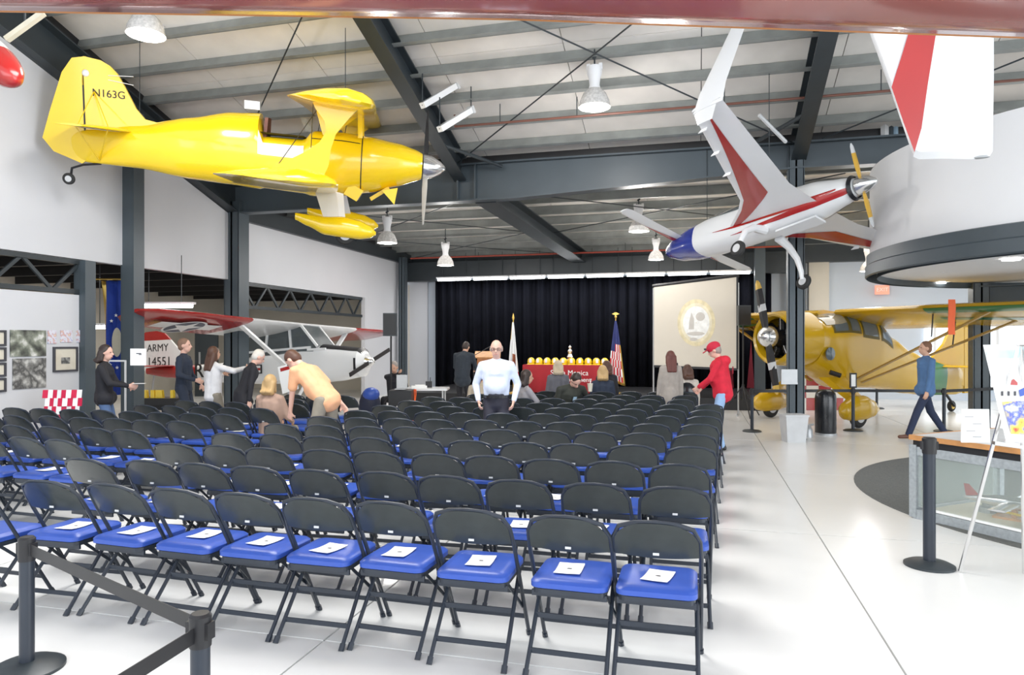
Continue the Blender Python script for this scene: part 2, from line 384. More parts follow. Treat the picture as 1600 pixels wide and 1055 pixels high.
# dark sheet at far right, coloured to stand in for the dim deep roof
tag(MB().box((13.2, 9, 6), (.15, 12, 8)).build('dim_roof_sheet', mat('dim_roof_teal_grey', (.16, .19, .20), .7)), kind='structure')

# mezzanine drum ------------------------------------------------------
mc = G(9.18, 10.06); MR = 3.68
mz = thing('mezzanine', 'round white mezzanine balcony with dark steel rim overhead on the right', 'mezzanine', mc); mz['kind'] = 'structure'
del mz['category']; del mz['label']
kid(mz, 'parapet', MB().lathe([(MR-.05, 3.0), (MR-.05, 4.42), (MR-.17, 4.42), (MR-.17, 3.0)], (0, 0, 0), 96, cap=False), M['white'], True)
kid(mz, 'rim_beam', MB().lathe([(MR, 2.70), (MR+.02, 2.72), (MR+.02, 2.88), (MR, 2.9), (MR, 3.06), (MR-.06, 3.08), (MR-.16, 3.08), (MR-.16, 2.70)], (0, 0, 0), 96, cap=False), M['steel2'], True)
kid(mz, 'soffit', MB().lathe([(0.01, 2.80), (MR-.15, 2.80), (MR-.15, 2.9), (0.01, 2.9)], (0, 0, 0), 72), M['white'])
for px, py in ((1468, 441), (1580, 404)):
    p = W(px, py, 1)-Vector((0, 0, EYE)); t = (2.80-EYE)/p.z; p = Vector((0, 0, EYE))+p*t-mc
    kid(mz, 'downlight', MB().lathe([(.11, 0), (.11, .02), (.01, .02)], (p.x, p.y, 2.775), 20), M['lampglow'])
cq = GX(1530, 13.55); cc = column((cq.x, cq.y), .27, 2.78, w2=.26)
bd = G(9.0, 8.4)
tag(ibeam(MB(), (cq.x, cq.y, 2.50), GX(1530, 13.55).lerp(G(11.5, 12.0), 1)+Vector((0, 0, 2.50)), .44, .3).build('girder', M['steel2']), kind='structure')
q = G(6.22, 11.75)
wm = tag(MB().box((q.x, q.y, 4.9), (.1, .08, 3.6), YAW+.5).build('window_mullion', M['white']), kind='structure')
kid(wm, 'mullion_strip', MB().box((q.x+.1, q.y+.03, 4.9), (.055, .06, 3.6), YAW+.5), M['steel2'])
kid(wm, 'mullion_strip', MB().box((q.x+.2, q.y+.07, 4.9), (.12, .05, 3.6), YAW+.5), mat('pale_blue_glass', (.42, .58, .72), .2))
# round grey carpet under the display case
rc = G(7.2, 7.0)
tag(MB().lathe([(3.42, 0), (3.42, .006), (3.38, .010), (.01, .010)], rc, 96).build('carpet', M['rug']), 'dark grey round carpet on the pale floor under the display case', 'carpet')

# roof bracing rods, pipes -------------------------------------------
def rod(a, b, r=.012, name='brace_rod', m='steel'): return tag(MB().tube([a, b], r, 6).build(name, M[m]), kind='structure')
for a, b in (((-4.4, 7.6), (1.6, 12.7)), ((-4.4, 12.6), (1.6, 7.6)), ((-9.3, 12.5), (-4.5, 8)), ((-4.4, 2.5), (1.6, 7.4)), ((-9.3, 8), (-4.5, 3)), ((2, 12.6), (8.8, 8))):
    rod((a[0], a[1], P(a[1])-.12), (b[0], b[1], P(b[1])-.12))
for a, b in (((-9.3, 13.2), (-4, 18)), ((-9.3, 18), (-4, 13.2)), ((-3.6, 13.4), (2, 18)), ((-3.6, 18), (2.5, 13.4)), ((-9.3, 21.8), (-4, 17.6)), ((-9.3, 17.6), (-4, 21.8)), ((2.2, 18), (7.5, 13.4))):
    rod((a[0], a[1], PF(a[1])-.1), (b[0], b[1], PF(b[1])-.1))
pr = tag(MB().tube([(-4.0, 11.35, P(11.35)-.02), (-4.0, 11.35, P(11.35)-.22), (4.8, 11.35, P(11.35)-.22)], .02).build('sprinkler_pipe', mat('pipe_red', (.16, .06, .04), .5)), 'thin dark red sprinkler pipe hung below the near roof purlins', 'pipe')
for x in (-3.2, -1.9, .4, 2.6):
    kid(pr, 'hanger', MB().tube([(x, 11.35, P(11.35)+.1), (x, 11.35, P(11.35)-.2)], .008), M['steel'])
pr = tag(MB().tube([(-8.6, 20.3, 4.25), (2.6, 20.3, 4.25)], .025).build('sprinkler_pipe', mat('pipe_red2', (.3, .05, .03), .5)), 'red sprinkler pipe running along the far roof above the stage lights', 'pipe')
for x in (-6.5, -2, 1.5): kid(pr, 'hanger', MB().tube([(x, 20.3, 4.5), (x, 20.3, 4.25)], .008), M['steel'])

# ================================================================== LAMPS
def highbay(px, py, d, label, s=1):
    p = W(px, py, d); t = thing('high_bay_lamp', label, 'lamp', p, 0, 'high bay lamps hanging from the roof')
    kid(t, 'reflector', MB().lathe([(.20*s, 0), (.235*s, .0), (.22*s, .09*s), (.17*s, .2*s), (.10*s, .27*s), (.09*s, .27*s), (.15*s, .2*s), (.2*s, .09*s)], n=28, cap=False), M['prism'], True)
    kid(t, 'bulb', MB().lathe([(.01, -.012), (.14*s, -.008), (.215*s, .012*s), (.215*s, .03*s), (.01, .03)], n=24), M['lampglow'], True)
    kid(t, 'ballast_housing', MB().lathe([(.09*s, .27*s), (.075*s, .33*s), (.085*s, .42*s), (.11*s, .5*s), (.11*s, .6*s), (.06*s, .62*s)], n=16).box((.09*s, 0, .6*s), (.05, .05, .09)).box((-.09*s, 0, .6*s), (.05, .05, .09)), M['white'], True)
    top = (P(p.y) if p.y < YG else PF(p.y))
    kid(t, 'hook', MB().tube([(0, 0, .6*s), (0, 0, max(top-p.z+.12, .75*s))], .012, 6).tube([(-.03, 0, .72*s), (.03, 0, .76*s)], .02, 6), M['steel'])
    l = bpy.data.lights.new('lamp_light', 'POINT'); l.energy = 75; l.shadow_soft_size = .2; l.color = (1, .97, .93)
    lo = bpy.data.objects.new('lamp_light', l); C.objects.link(lo); lo.parent = t; lo.location = (0, 0, -.14)
highbay(228, 55, 8.6, 'high bay lamp over the tail of the yellow biplane, top left', .95)
highbay(929, 168, 10.4, 'large high bay lamp hanging alone in the middle of the near roof')
highbay(605, 380, 15, 'high bay lamp behind the nose and wheel fairing of the yellow biplane', .9)
highbay(696, 415, 18.5, 'high bay lamp hanging in front of the left end of the stage tube lights', .95)
highbay(998, 362, 15.5, 'high bay lamp above the left canard wing of the striped aircraft', .95)
highbay(1025, 406, 18, 'small high bay lamp left of the blue aircraft nose', .85)
highbay(1357, 424, 17, 'small high bay lamp half hidden by the rim of the mezzanine', .85)
# stage tube lights
for i in range(8):
    x = -7.65+i*1.225; y = YB-.575
    t = thing('tube_light', '%s glowing tube light from the left in the row above the curtain' % ORD[i+1], 'tube light', (x, y, 3.70), 0, 'tube lights above the stage curtain')
    kid(t, 'fixture', MB().box((0, .02, .05), (1.2, .12, .05)), M['white'])
    kid(t, 'tube', MB().tube([(-.55, 0, 0), (.55, 0, 0)], .05, 12), M['tubeglow'], True)
    [kid(t, 'hanger', MB().tube([(sx, .02, .07), (sx, .02, .85)], .008), M['steel']) for sx in (-.4, .4)]
area('stage_tubes', (-3.3, YB-.85, 3.6), (0, 0, 0), 9.8, .2, 90)
# unlit strip fixtures near the rafter
for k, (a, b, lb) in enumerate((((660, 165), (712, 134), 'upper short white strip light fixed across the dark rafter'), ((687, 202), (736, 172), 'lower short white strip light fixed across the dark rafter'))):
    p0, p1 = W(*a, 11.0), W(*b, 11.6); t = thing('strip_light', lb, 'strip light', p0, 0, 'strip lights on the rafter')
    kid(t, 'housing', MB().bar((0, 0, 0), p1-p0, .1, .09), M['pwhite']); kid(t, 'end_cap', MB().bar((p1-p0)*.97, (p1-p0)*1.03, .13, .12), M['lightgrey'])
    kid(t, 'hanger', MB().tube([(0, 0, 0), (0, 0, .5)], .01), M['steel']); kid(t, 'hanger', MB().tube([p1-p0, (p1-p0)+Vector((0, 0, .5))], .01), M['steel'])
p0, p1 = W(10, 62, 7.5), W(68, 20, 7.5)
o = tag(MB().bar(p0, p1, .06, .05).build('strip_light', M['beige']), 'pale strip light by the dark rafter in the top left corner', 'strip light'); kid(o, 'hanger', MB().tube([p0.lerp(p1, .5), p0.lerp(p1, .5)+Vector((0, 0, 1.0))], .01), M['steel'])
p0, p1 = W(1186, 180, 10.3), W(1228, 222, 10.6)
tag(MB().tube([p0, p1], .028).build('conduit', M['lightgrey']), 'pale grey conduit beside the dark rafter behind the striped wing', 'conduit')
for px, py, d in ((620, 411, 20), ): pass
# light in the side hall
t = thing('tube_light', 'glowing tube light in the side hall just above the red wing', 'tube light', W(258, 478, 13.2), 0)
t.rotation_euler = (0, 0, YAW+.05)
kid(t, 'tube', MB().tube([(-.5, 0, 0), (.5, 0, 0)], .04, 10), M['tubeglow'], True); kid(t, 'fixture', MB().box((0, 0, .05), (1.1, .1, .04)), M['white'])
[kid(t, 'hanger', MB().tube([(sx, 0, .07), (sx, 0, .95)], .008), M['steel']) for sx in (-.3, .3)]
t = thing('tube_light', 'small bright tube light seen left of the blue flag', 'tube light', W(156, 511, 13.5), 0)
kid(t, 'tube', MB().tube([(-.1, 0, 0), (.12, 0, 0)], .04, 10), M['tubeglow'], True); kid(t, 'fixture', MB().box((0, 0, .05), (.28, .1, .04)), M['white'])
kid(t, 'hanger', MB().tube([(0, 0, .07), (0, 0, 1.2)], .008), M['steel'])

# ================================================================== STAGE
# curtain as one pleated cloth
mb = MB(); n = 420; xs = [-8.45+10.55*i/n for i in range(n+1)]
def cy(x): return YB-.12+.07*math.sin(x*17+1.3*math.sin(x*3.1))+.03*math.sin(x*41)
vs = [(x, cy(x), z) for x in xs for z in (.0, 1.9, 3.72)]
mb.add(vs, [(i*3+j, (i+1)*3+j, (i+1)*3+j+1, i*3+j+1) for i in range(n) for j in (0, 1)])
o = tag(mb.build('stage_curtain', M['curtain'], smooth=True), 'wide pleated black curtain closing off the back of the stage', 'curtain')
sol = o.modifiers.new('thick', 'SOLIDIFY'); sol.thickness = .02
sg = struct('stage', MB().box((-3.0, YB-2.3, .14), (9.5, 4.0, .28)), M['black'])
for dx, rr in ((.92, .9), (1.5, .5), (-6.1, .0)):  # dark red triangles paint a red uplight glow onto the curtain
    if rr: tag(MB().add([(dx-.09, YB-.3, .3), (dx+.12, YB-.3, .3), (dx+.03, YB-.28, 1.4+rr*.6)], [(0, 1, 2)]).add([(dx-.09, YB-.27, .3), (dx+.12, YB-.27, .3), (dx+.03, YB-.26, 1.4+rr*.6)], [(2, 1, 0)]).build('painted_uplight', mat('dark_red_uplight', (.14, .004, .015), .8)), 'narrow dark red painted uplight against the black curtain %s' % ('beside the flag' if rr > .6 else 'beside the projection screen'), 'painted uplight')
# red table with helmets
ty = G(1.52, 19.0); TZ = .28
yaw_t = 0.0
t = thing('presentation_table', 'long table on the stage under a dark red cloth with white lettering', 'table', ty+Vector((0, 0, TZ)))
kid(t, 'tabletop', MB().box((0, 0, .74), (2.3, .7, .03)), M['wood'])
for sx in (-1, 1):
    for sy in (-1, 1): kid(t, 'leg', MB().tube([(sx*1.05, sy*.28, 0), (sx*1.05, sy*.28, .73)], .02), M['greymetal'])
cl = MB(); n = 60; ring = []
per = [(-1.18, -.38), (1.18, -.38), (1.18, .38), (-1.18, .38)]
tp = []
for k in range(4):
    a, b = per[k], per[(k+1) % 4]; m_ = 24 if k % 2 == 0 else 8
    for i in range(m_): f = i/m_; tp.append((a[0]+(b[0]-a[0])*f, a[1]+(b[1]-a[1])*f))
cl.loft([[(x*(1+.015*math.sin(i*1.7)), y*(1+.05*math.sin(i*1.7)), .03) for i, (x, y) in enumerate(tp)], [(x, y, .755) for x, y in tp], [(x*.99, y*.98, .77) for x, y in tp]])
o = tag(cl.build('tablecloth', M['redcloth'], None, True, loc=t.location), 'dark red tablecloth with white lettering hanging over the stage table', 'tablecloth')
text('lettering', 'Santa Monica', .19, M['paper'], o, (.1, -.41, .56), (PI/2, 0, 0)); text('lettering', 'Fire Department', .17, M['paper'], o, (.1, -.41, .38), (PI/2, 0, 0))
helm = None
for i in range(10):
    loc = t.location+Vector((-1.0+i*.222, -.12, .77))
    lb = '%s yellow fire helmet from the left on the red stage table' % ORD[i+1]
    if helm is None:
        helm = thing('fire_helmet', lb, 'helmet', loc, 0, 'yellow fire helmets on the red table')
        kid(helm, 'shell', MB().lathe([(.10, .03), (.105, .08), (.09, .14), (.05, .18), (.01, .19)], n=18), M['yellow'], True)
        kid(helm, 'brim', MB().lathe([(.09, .03), (.12, .01), (.125, .0), (.11, .0), (.08, .02)], n=18, cap=False), M['yellow'], True)
        kid(helm, 'front_shield', MB().prism([(-.03, -.115, .05), (.03, -.115, .05), (.035, -.1, .14), (0, -.09, .17), (-.035, -.1, .14)], (0, .012, 0)), M['white'])
    else: dup(helm, loc, (i*37 % 9-4)*.08, lb)
tr = thing('trophy', 'silver and black trophy standing behind the middle helmets', 'trophy', t.location+Vector((.02, .15, .77)))
kid(tr, 'base', MB().lathe([(.12, 0), (.12, .12), (.09, .14)], n=16), M['gold'])
kid(tr, 'figure', MB().lathe([(.06, .12), (.09, .2), (.05, .28), (.07, .36), (.03, .42), (.045, .47), (.01, .52)], n=12), M['silver'], True)
# flags on poles
def flag(px, d, ztop, zb, label, kind):
    p = GX(px, d); t = thing('flag_on_pole', label, 'flag', (p.x, p.y, zb))
    H = ztop-zb
    kid(t, 'pole', MB().tube([(0, 0, .05), (0, 0, H-.12)], .014), M['gold']); kid(t, 'base', MB().lathe([(.16, 0), (.15, .04), (.03, .07), (.02, .12)], n=18), M['gold'], True)
    if kind == 'us': kid(t, 'finial', MB().ell((0, 0, H-.1), (.03, .03, .04)).prism([(-.1, 0, H-.02), (0, 0, H-.06), (.1, 0, H-.02), (.02, 0, H+.02), (-.02, 0, H+.02)], (0, .02, 0)), M['gold'])
    else: kid(t, 'finial', MB().lathe([(.02, H-.14), (.035, H-.08), (.003, H+.04)], n=10), M['gold'], True)
    m_ = 10; mats = [M['pwhite'], mat('flag_red', (.55, .03, .04), .8), mat('flag_blue', (.03, .04, .16), .8), M['gold'], mat('bear_brown', (.3, .1, .05), .8)]
    mb = MB(); rows = 24; top = H-.2; bot = H*.17 if kind == 'us' else H*.26
    for i in range(rows+1):
        f = i/rows; z = top+(bot-top)*f; wd = .03+(.34 if kind == 'us' else .20)*f**.8
        for j in range(m_+1):
            u = j/m_; mb.v.append(((u-.42)*wd*1.2, -.05-.05*math.sin(u*14+f*3)*f, z-.25*u*f*.6))
    q = m_+1
    for i in range(rows):
        for j in range(m_):
            f = i/rows
            if kind == 'us': mi = 3 if (j == m_-1 or i == rows-1) and i > 8 else (2 if (i < 9 or (i < 12 and j < 4)) else ((j+i//3) % 2))
            else: mi = 3 if j == 0 and i < 8 else (4 if 13 < i < 20 and 3 < j < 8 else (1 if i > 20 else 0))
            mb.add([], []); mb.f.append((i*q+j, i*q+j+1, (i+1)*q+j+1, (i+1)*q+j)); mb.m.append(mi)
    o = kid(t, 'flag_cloth', mb, mats, True); s_ = o.modifiers.new('thick', 'SOLIDIFY'); s_.thickness = .004
flag(962, 18.6, 2.42, .28, 'striped red, white and blue flag with gold fringe and eagle on a pole', 'us')
flag(802, 18.6, 2.38, .28, 'white flag with a brown bear patch hanging on a pole by the lectern', 'ca')
# lectern with microphone
p = GX(762, 18.0); t = thing('lectern', 'honey coloured wooden lectern behind the man in the white shirt', 'lectern', (p.x, p.y, .28), YAW)
kid(t, 'body', MB().prism([(-.26, -.2, 0), (.26, -.2, 0), (.26, .2, 0), (-.26, .2, 0)], (0, 0, .98)), M['wood2'])
kid(t, 'front_panel', MB().box((0, -.21, .5), (.4, .02, .7)), M['wood']); kid(t, 'sloped_top', MB().prism([(-.33, -.26, 1.0), (-.33, .24, 1.14), (-.33, .24, 1.1), (-.33, -.26, .97)], (.66, 0, 0)), M['wood'])
kid(t, 'base', MB().box((0, 0, .03), (.62, .5, .06)), M['wood2'])
p = GX(740, 17.6); t = thing('microphone_stand', 'black boom microphone stand leaning over the lectern', 'microphone stand', (p.x, p.y, .28), YAW)
kid(t, 'pole', MB().tube([(0, 0, 0), (0, 0, 1.05)], .012), M['black']); kid(t, 'base', MB().lathe([(.14, 0), (.14, .02), (.02, .04)], n=16), M['black'])
kid(t, 'boom', MB().tube([(-.15, 0, .95), (.48, 0, 1.3)], .01), M['black']); kid(t, 'microphone', MB().ell((.52, 0, 1.32), (.05, .03, .03)), M['greymetal'])
# projection screen
SD = 16.2
a, b = GX(1022, SD+.3), GX(1152, SD-.3); u = (b-a).normalized(); nrm = Vector((u.y, -u.x, 0)); rzs = math.atan2(u.y, u.x); wdt = (b-a).length
t = thing('projection_screen', 'tall pale projection screen on a stand right of the stage', 'screen', (a+b)/2, rzs)
zt, zb2 = 3.00, 1.09
kid(t, 'screen_sheet', MB().prism([(-wdt/2, 0, zb2), (wdt/2, 0, zb2-.05), (wdt/2, 0, zt+.14), (-wdt/2, 0, zt-.05)], (0, .02, 0)), M['screen'])
kid(t, 'border', MB().bar((-wdt/2, -.01, zb2), (wdt/2, -.01, zb2-.05), .03, .05).bar((wdt/2, -.01, zb2-.05), (wdt/2, -.01, zt+.14), .03, .04, up=(1, 0, 0)), M['black'])
kid(t, 'roller_case', MB().tube([(-wdt/2-.04, .02, zt-.03), (wdt/2+.04, .02, zt+.16)], .04), M['black'])
for sx in (-1, 1): kid(t, 'pole', MB().tube([(sx*(wdt/2+.02), .04, 0), (sx*(wdt/2+.02), .04, zt)], .018), M['greymetal'])
kid(t, 'stand_foot', MB().tube([(-wdt/2, -.3, .02), (-wdt/2, .4, .02)], .02).tube([(wdt/2, -.3, .02), (wdt/2, .4, .02)], .02), M['greymetal'])
seal = [(.60, (.66, .58, .38)), (.50, (.72, .66, .50)), (.42, (.78, .78, .76))]
for k, (r, c) in enumerate(seal):
    o = kid(t, 'projected_seal', MB().lathe([(r*.74, 0), (.01, .0005)], (.03, -.004-k*.003, 2.1), 40, axis=(0, -1, 0), cap=False), mat('seal%d' % k, c, .8, emis=c, est=.10, noise=.16, scale=9)); o.scale = (.95, 1, 1.22); o.location = (0, 0, -2.1*.22)
for v in kid(t, 'projected_seal_shapes', MB().prism([(-.14, -.014, 1.95), (-.02, -.014, 1.95), (-.02, -.014, 2.2), (-.08, -.014, 2.34), (-.12, -.014, 2.15)], (0, -.001, 0)).ell((.12, -.014, 2.24), (.1, .002, .1)).ell((.02, -.014, 1.85), (.2, .002, .045)).ell((-.03, -.014, 1.72), (.09, .002, .04)), mat('seal_grey', (.60, .57, .53), .8)).data.vertices: pass
# loudspeakers on tripods
def speaker(px, d, zc, label, lb2, rz=0, face=(0, 0)):
    p = GX(px, d); t = thing('speaker_stand', lb2, 'speaker stand', p, YAW+rz)
    kid(t, 'pole', MB().tube([(0, 0, .35), (0, 0, zc-.22)], .018), M['black']); kid(t, 'collar', MB().tube([(0, 0, .62), (0, 0, .72)], .03), M['black'])
    for k in range(3):
        a = 2*PI*k/3+.5; kid(t, 'leg', MB().tube([(0, 0, .7), (.5*math.cos(a), .5*math.sin(a), .02)], .013), M['black'])
    s_ = thing('loudspeaker', label, 'loudspeaker', (p.x, p.y, zc-.33), YAW+rz)
    kid(s_, 'cabinet', MB().prism([(-.135, -.12, .1), (.135, -.12, .1), (.1, .12, .1), (-.1, .12, .1)], (0, 0, .44)), M['steel']); kid(s_, 'grille', MB().box((0, -.125, .32), (.24, .01, .40)), M['black'])
speaker(611, 13.6, 2.0, 'black loudspeaker on a thin pole at the left end of the curtain', 'black tripod stand under the loudspeaker left of the curtain')
speaker(1161, 15.5, 2.25, 'black loudspeaker right of the projection screen', 'black tripod stand right of the projection screen, behind the red hoodie')
# sound table
p = GX(668, 13.8); t = thing('folding_table', 'white folding table with papers and sound gear left of the stage', 'table', p, YAW)
kid(t, 'tabletop', MB().box((0, 0, .74), (.82, .6, .04)), M['pwhite'])
for sx in (-1, 1):
    for sy in (-1, 1): kid(t, 'leg', MB().tube([(sx*.32, sy*.24, 0), (sx*.32, sy*.24, .73)], .016), M['lightgrey'])
tag(MB().box((0, 0, .02), (.3, .22, .04)).box((.02, .02, .05), (.2, .15, .02)).build('paper_stack', M['paper'], None, loc=GX(655, 13.7, .76), rz=.4), 'crumpled white papers on the sound table', 'papers')
t = thing('control_box', 'small dark box with aerial on the sound table', 'box', GX(670, 13.9, .76), .3)
kid(t, 'case', MB().box((0, 0, .06), (.12, .1, .12)), M['black']); kid(t, 'aerial', MB().tube([(.03, 0, .12), (.03, 0, .2)], .006), M['black'])
t = thing('laptop', 'laptop with pale lid open in front of the seated sound man', 'laptop', GX(628, 13.2, .78), YAW+PI)
kid(t, 'lid', MB().box((0, .0, .13), (.2, .015, .26)), M['lightgrey']); kid(t, 'keyboard_base', MB().box((0, .12, .005), (.2, .24, .015)), M['greymetal'])
t = thing('equipment_case', 'black equipment case on a stand under the laptop', 'case', GX(628, 13.2), YAW)
kid(t, 'box', MB().box((0, 0, .62), (.42, .5, .28)), M['black']); kid(t, 'leg', MB().tube([(-.15, -.2, 0), (-.15, -.2, .5)], .016).tube([(.15, -.2, 0), (.15, -.2, .5)], .016).tube([(-.15, .2, 0), (-.15, .2, .5)], .016).tube([(.15, .2, 0), (.15, .2, .5)], .016), M['black'])
mb = MB()
for k in range(4): mb.tube([(math.sin(k*2)*.02+.02*math.sin(i*.9+k), -.05+.02*k, .76-.74*i/8) for i in range(9)], .012, 6)
tag(mb.build('cable_bundle', M['orange'], None, loc=GX(648, 13.35)), 'bundle of orange cables hanging from the sound table to the floor', 'cable')
t = thing('backpack', 'dark blue and black bag left of the sound table', 'bag', GX(578, 14.0), .2)
kid(t, 'bag_body', MB().ell((0, 0, .38), (.22, .18, .37)), mat('bag_black', (.015, .02, .05), .6), True); kid(t, 'flap', MB().ell((.04, -.06, .62), (.17, .15, .14)), M['seat'], True)
# exit sign
p = W(1378, 453, 20.15); t = thing('exit_sign', 'small glowing red exit sign on the pale blue back wall', 'sign', p, 0)
kid(t, 'sign_box', MB().box((0, 0, 0), (.36, .08, .26)), M['exitred']); text('lettering', 'EXIT', .15, M['paper'], t, (0, -.045, 0), (PI/2, 0, 0)); kid(t, 'mount', MB().box((0, .25, 0), (.06, .5, .06)), M['white'])
# white window blind bands on the far right of the back wall, doorway
t = tag(MB().box((9.5, YB+.2, 1.35), (6.5, .06, 1.9)).build('window_1', mat('bright_window', (.8, .88, 1), .3, emis=(.85, .93, 1), est=1.0)), kind='structure')
kid(t, 'window_frame', MB().box((9.5, YB+.16, 2.33), (6.7, .06, .08)).box((9.5, YB+.16, .38), (6.7, .06, .08)), M['white'])
for i in range(5): kid(t, 'window_bar', MB().box((6.5+1.55*i, YB+.15, 1.35), (.07, .06, 1.9)), M['white'])

# ================================================================== CHAIRS
def make_chair():
    t = thing('folding_chair', 'x', 'chair')
    def yb(z): return .225-.415*z/.72
    fr = M['cframe']
    # back frame: both uprights above the seat and the arched top
    pts = [(.212, yb(.40), .40), (.212, yb(.6), .60), (.205, yb(.70), .70), (.175, yb(.765)-.01, .765), (.10, yb(.79)-.02, .792), (0, yb(.8)-.024, .80)]
    full = pts+[(-x, y, z) for x, y, z in reversed(pts[:-1])]
    kid(t, 'back_frame', MB().tube(full, .0115, 8), fr, True)
    for sx in (-1, 1):
        kid(t, 'leg', MB().tube([(sx*.212, yb(.40), .40), (sx*.212, yb(0), .0)], .0115, 8).tube([(sx*.212, yb(.03), .03), (sx*.212, yb(0), 0)], .016, 8), fr, True)
        kid(t, 'leg', MB().tube([(sx*.19, .09, .41), (sx*.198, -.275, .0)], .0115, 8).tube([(sx*.1975, -.25, .03), (sx*.198, -.275, 0)], .016, 8), fr, True)
        kid(t, 'brace', MB().bar((sx*.17, -.12, .405), (sx*.203, .105, .20), .006, .018), fr)
    for z in (.10, .235):
        f = z/.41; y = -.275+.365*f; kid(t, 'crossbar', MB().bar((-.197, y, z), (.197, y, z), .008, .026), fr)
    kid(t, 'crossbar', MB().bar((-.21, yb(.13), .13), (.21, yb(.13), .13), .008, .024), fr)
    # backrest panel, arched top, bent round the sitter
    mb = MB(); NU, NV = 14, 6; g = []
    for side in (0, 1):
        for j in range(NV+1):
            v = j/NV
            for i in range(NU+1):
                u = -1+2*i/NU; zt = .795-.085*abs(u)**3.2; zb = .598+.012*u*u; z = zb+(zt-zb)*v
                hw = .203-.004*v; x = u*hw
                y = yb(z)-.012-.028*(1-u*u)*(.6+.4*v) + (.014 if side else 0)
                g.append((x, y, z))
    q = NU+1; S0 = q*(NV+1); fs = []
    for j in range(NV):
        for i in range(NU):
            a = j*q+i; fs += [(a, a+1, a+q+1, a+q), (S0+a, S0+a+q, S0+a+q+1, S0+a+1)]
    for i in range(NU): fs += [(i, S0+i, S0+i+1, i+1), (NV*q+i, NV*q+i+1, S0+NV*q+i+1, S0+NV*q+i)]
    for j in range(NV): a = j*q; fs += [(a, a+q, S0+a+q, S0+a), (a+NU, S0+a+NU, S0+a+q+NU, a+q+NU)]
    mb.add(g, fs); bk = kid(t, 'backrest', mb, M['cback'], True)
    kid(bk, 'maker_plate', MB().box((0, yb(.628)-.047, .628), (.03, .003, .012)), M['lightgrey'])
    # padded seat and its steel pan
    def rr(w1, w2, y0, y1, z, ins=0, r=.05, n=5):
        out = []; w1 -= ins; w2 -= ins; y0 += ins; y1 -= ins
        for (cx, cyy, a0) in ((w2-r, y1-r, 0), (-w2+r, y1-r, PI/2), (-w1+r, y0+r, PI), (w1-r, y0+r, 1.5*PI)):
            for k in range(n+1): a = a0+PI/2*k/n; out.append((cx+r*math.cos(a), cyy+r*math.sin(a), z))
        return out
    kid(t, 'seat', MB().loft([rr(.195, .195, -.205, .195, .418, .012), rr(.195, .195, -.205, .195, .424), rr(.195, .195, -.205, .195, .448), rr(.195, .195, -.205, .195, .461, .012), rr(.195, .195, -.205, .195, .468, .05, .03)]), M['seat'], True)
    kid(t, 'seat_pan', MB().loft([rr(.185, .185, -.195, .185, .392), rr(.185, .185, -.195, .185, .417)]).bar((-.19, -.16, .385), (.19, -.16, .385), .014, .03), fr)
    return t
chair0 = make_chair()
prog0 = thing('program', 'x', 'paper')
mb = MB(); g = []
for i in range(7):
    for j in range(3): g.append((-.068+.136*j/2, -.088+.176*i/6, .0015+.006*(abs(i-3)/3)**2+(.003 if j == 2 else 0)))
mb.add(g, [(i*3+j, i*3+j+1, (i+1)*3+j+1, (i+1)*3+j) for i in range(6) for j in range(2)])
o = kid(prog0, 'sheet', mb, M['paper']); o.modifiers.new('thick', 'SOLIDIFY').thickness = .0012
kid(prog0, 'printed_emblem', MB().box((0, .012, .0032), (.022, .016, .0006)).box((.0, .012, .0032), (.034, .006, .0006)), M['ink'])
kid(prog0, 'printed_line', MB().box((0, -.035, .0032), (.04, .004, .0006)), M['lightgrey'])
A1 = math.radians(15.5)
def seatframe(u, v):            # seating block axes -> hall position
    return G(u*math.cos(A1)+v*math.sin(A1), -u*math.sin(A1)+v*math.cos(A1))
first = [True]; firstp = [True]
def row_word(k): return 'front' if k == 0 else ORD[k+1]
SEATS = []
def put_chair(u, v, ang, label, prog, plabel):
    pr_ = None
    p = seatframe(u, v); rz = YAW-A1+ang
    if first[0]:
        first[0] = False; c = chair0; c.location = p; c.rotation_euler = (0, 0, rz); c['label'] = label
    else: c = dup(chair0, p, rz, label)
    c['group'] = 'blue padded folding chairs in rows'
    if prog:
        jx, jy, ja = random.uniform(-.03, .03), random.uniform(-.06, .02), random.uniform(-.15, .15)-.08
        R = Matrix.Rotation(rz, 3, 'Z'); q = p+R@Vector((jx, jy, .4685))
        if firstp[0]:
            firstp[0] = False; prog0.location = q; prog0.rotation_euler = (0, 0, rz+ja); prog0['label'] = plabel; pr_ = prog0
        else: pr_ = dup(prog0, q, rz+ja, plabel)
        pr_['group'] = 'white programs on the chair seats'
    SEATS.append((p, rz, pr_))
skip = set(); PEOPLE_SEATS = {}
NROW = 12
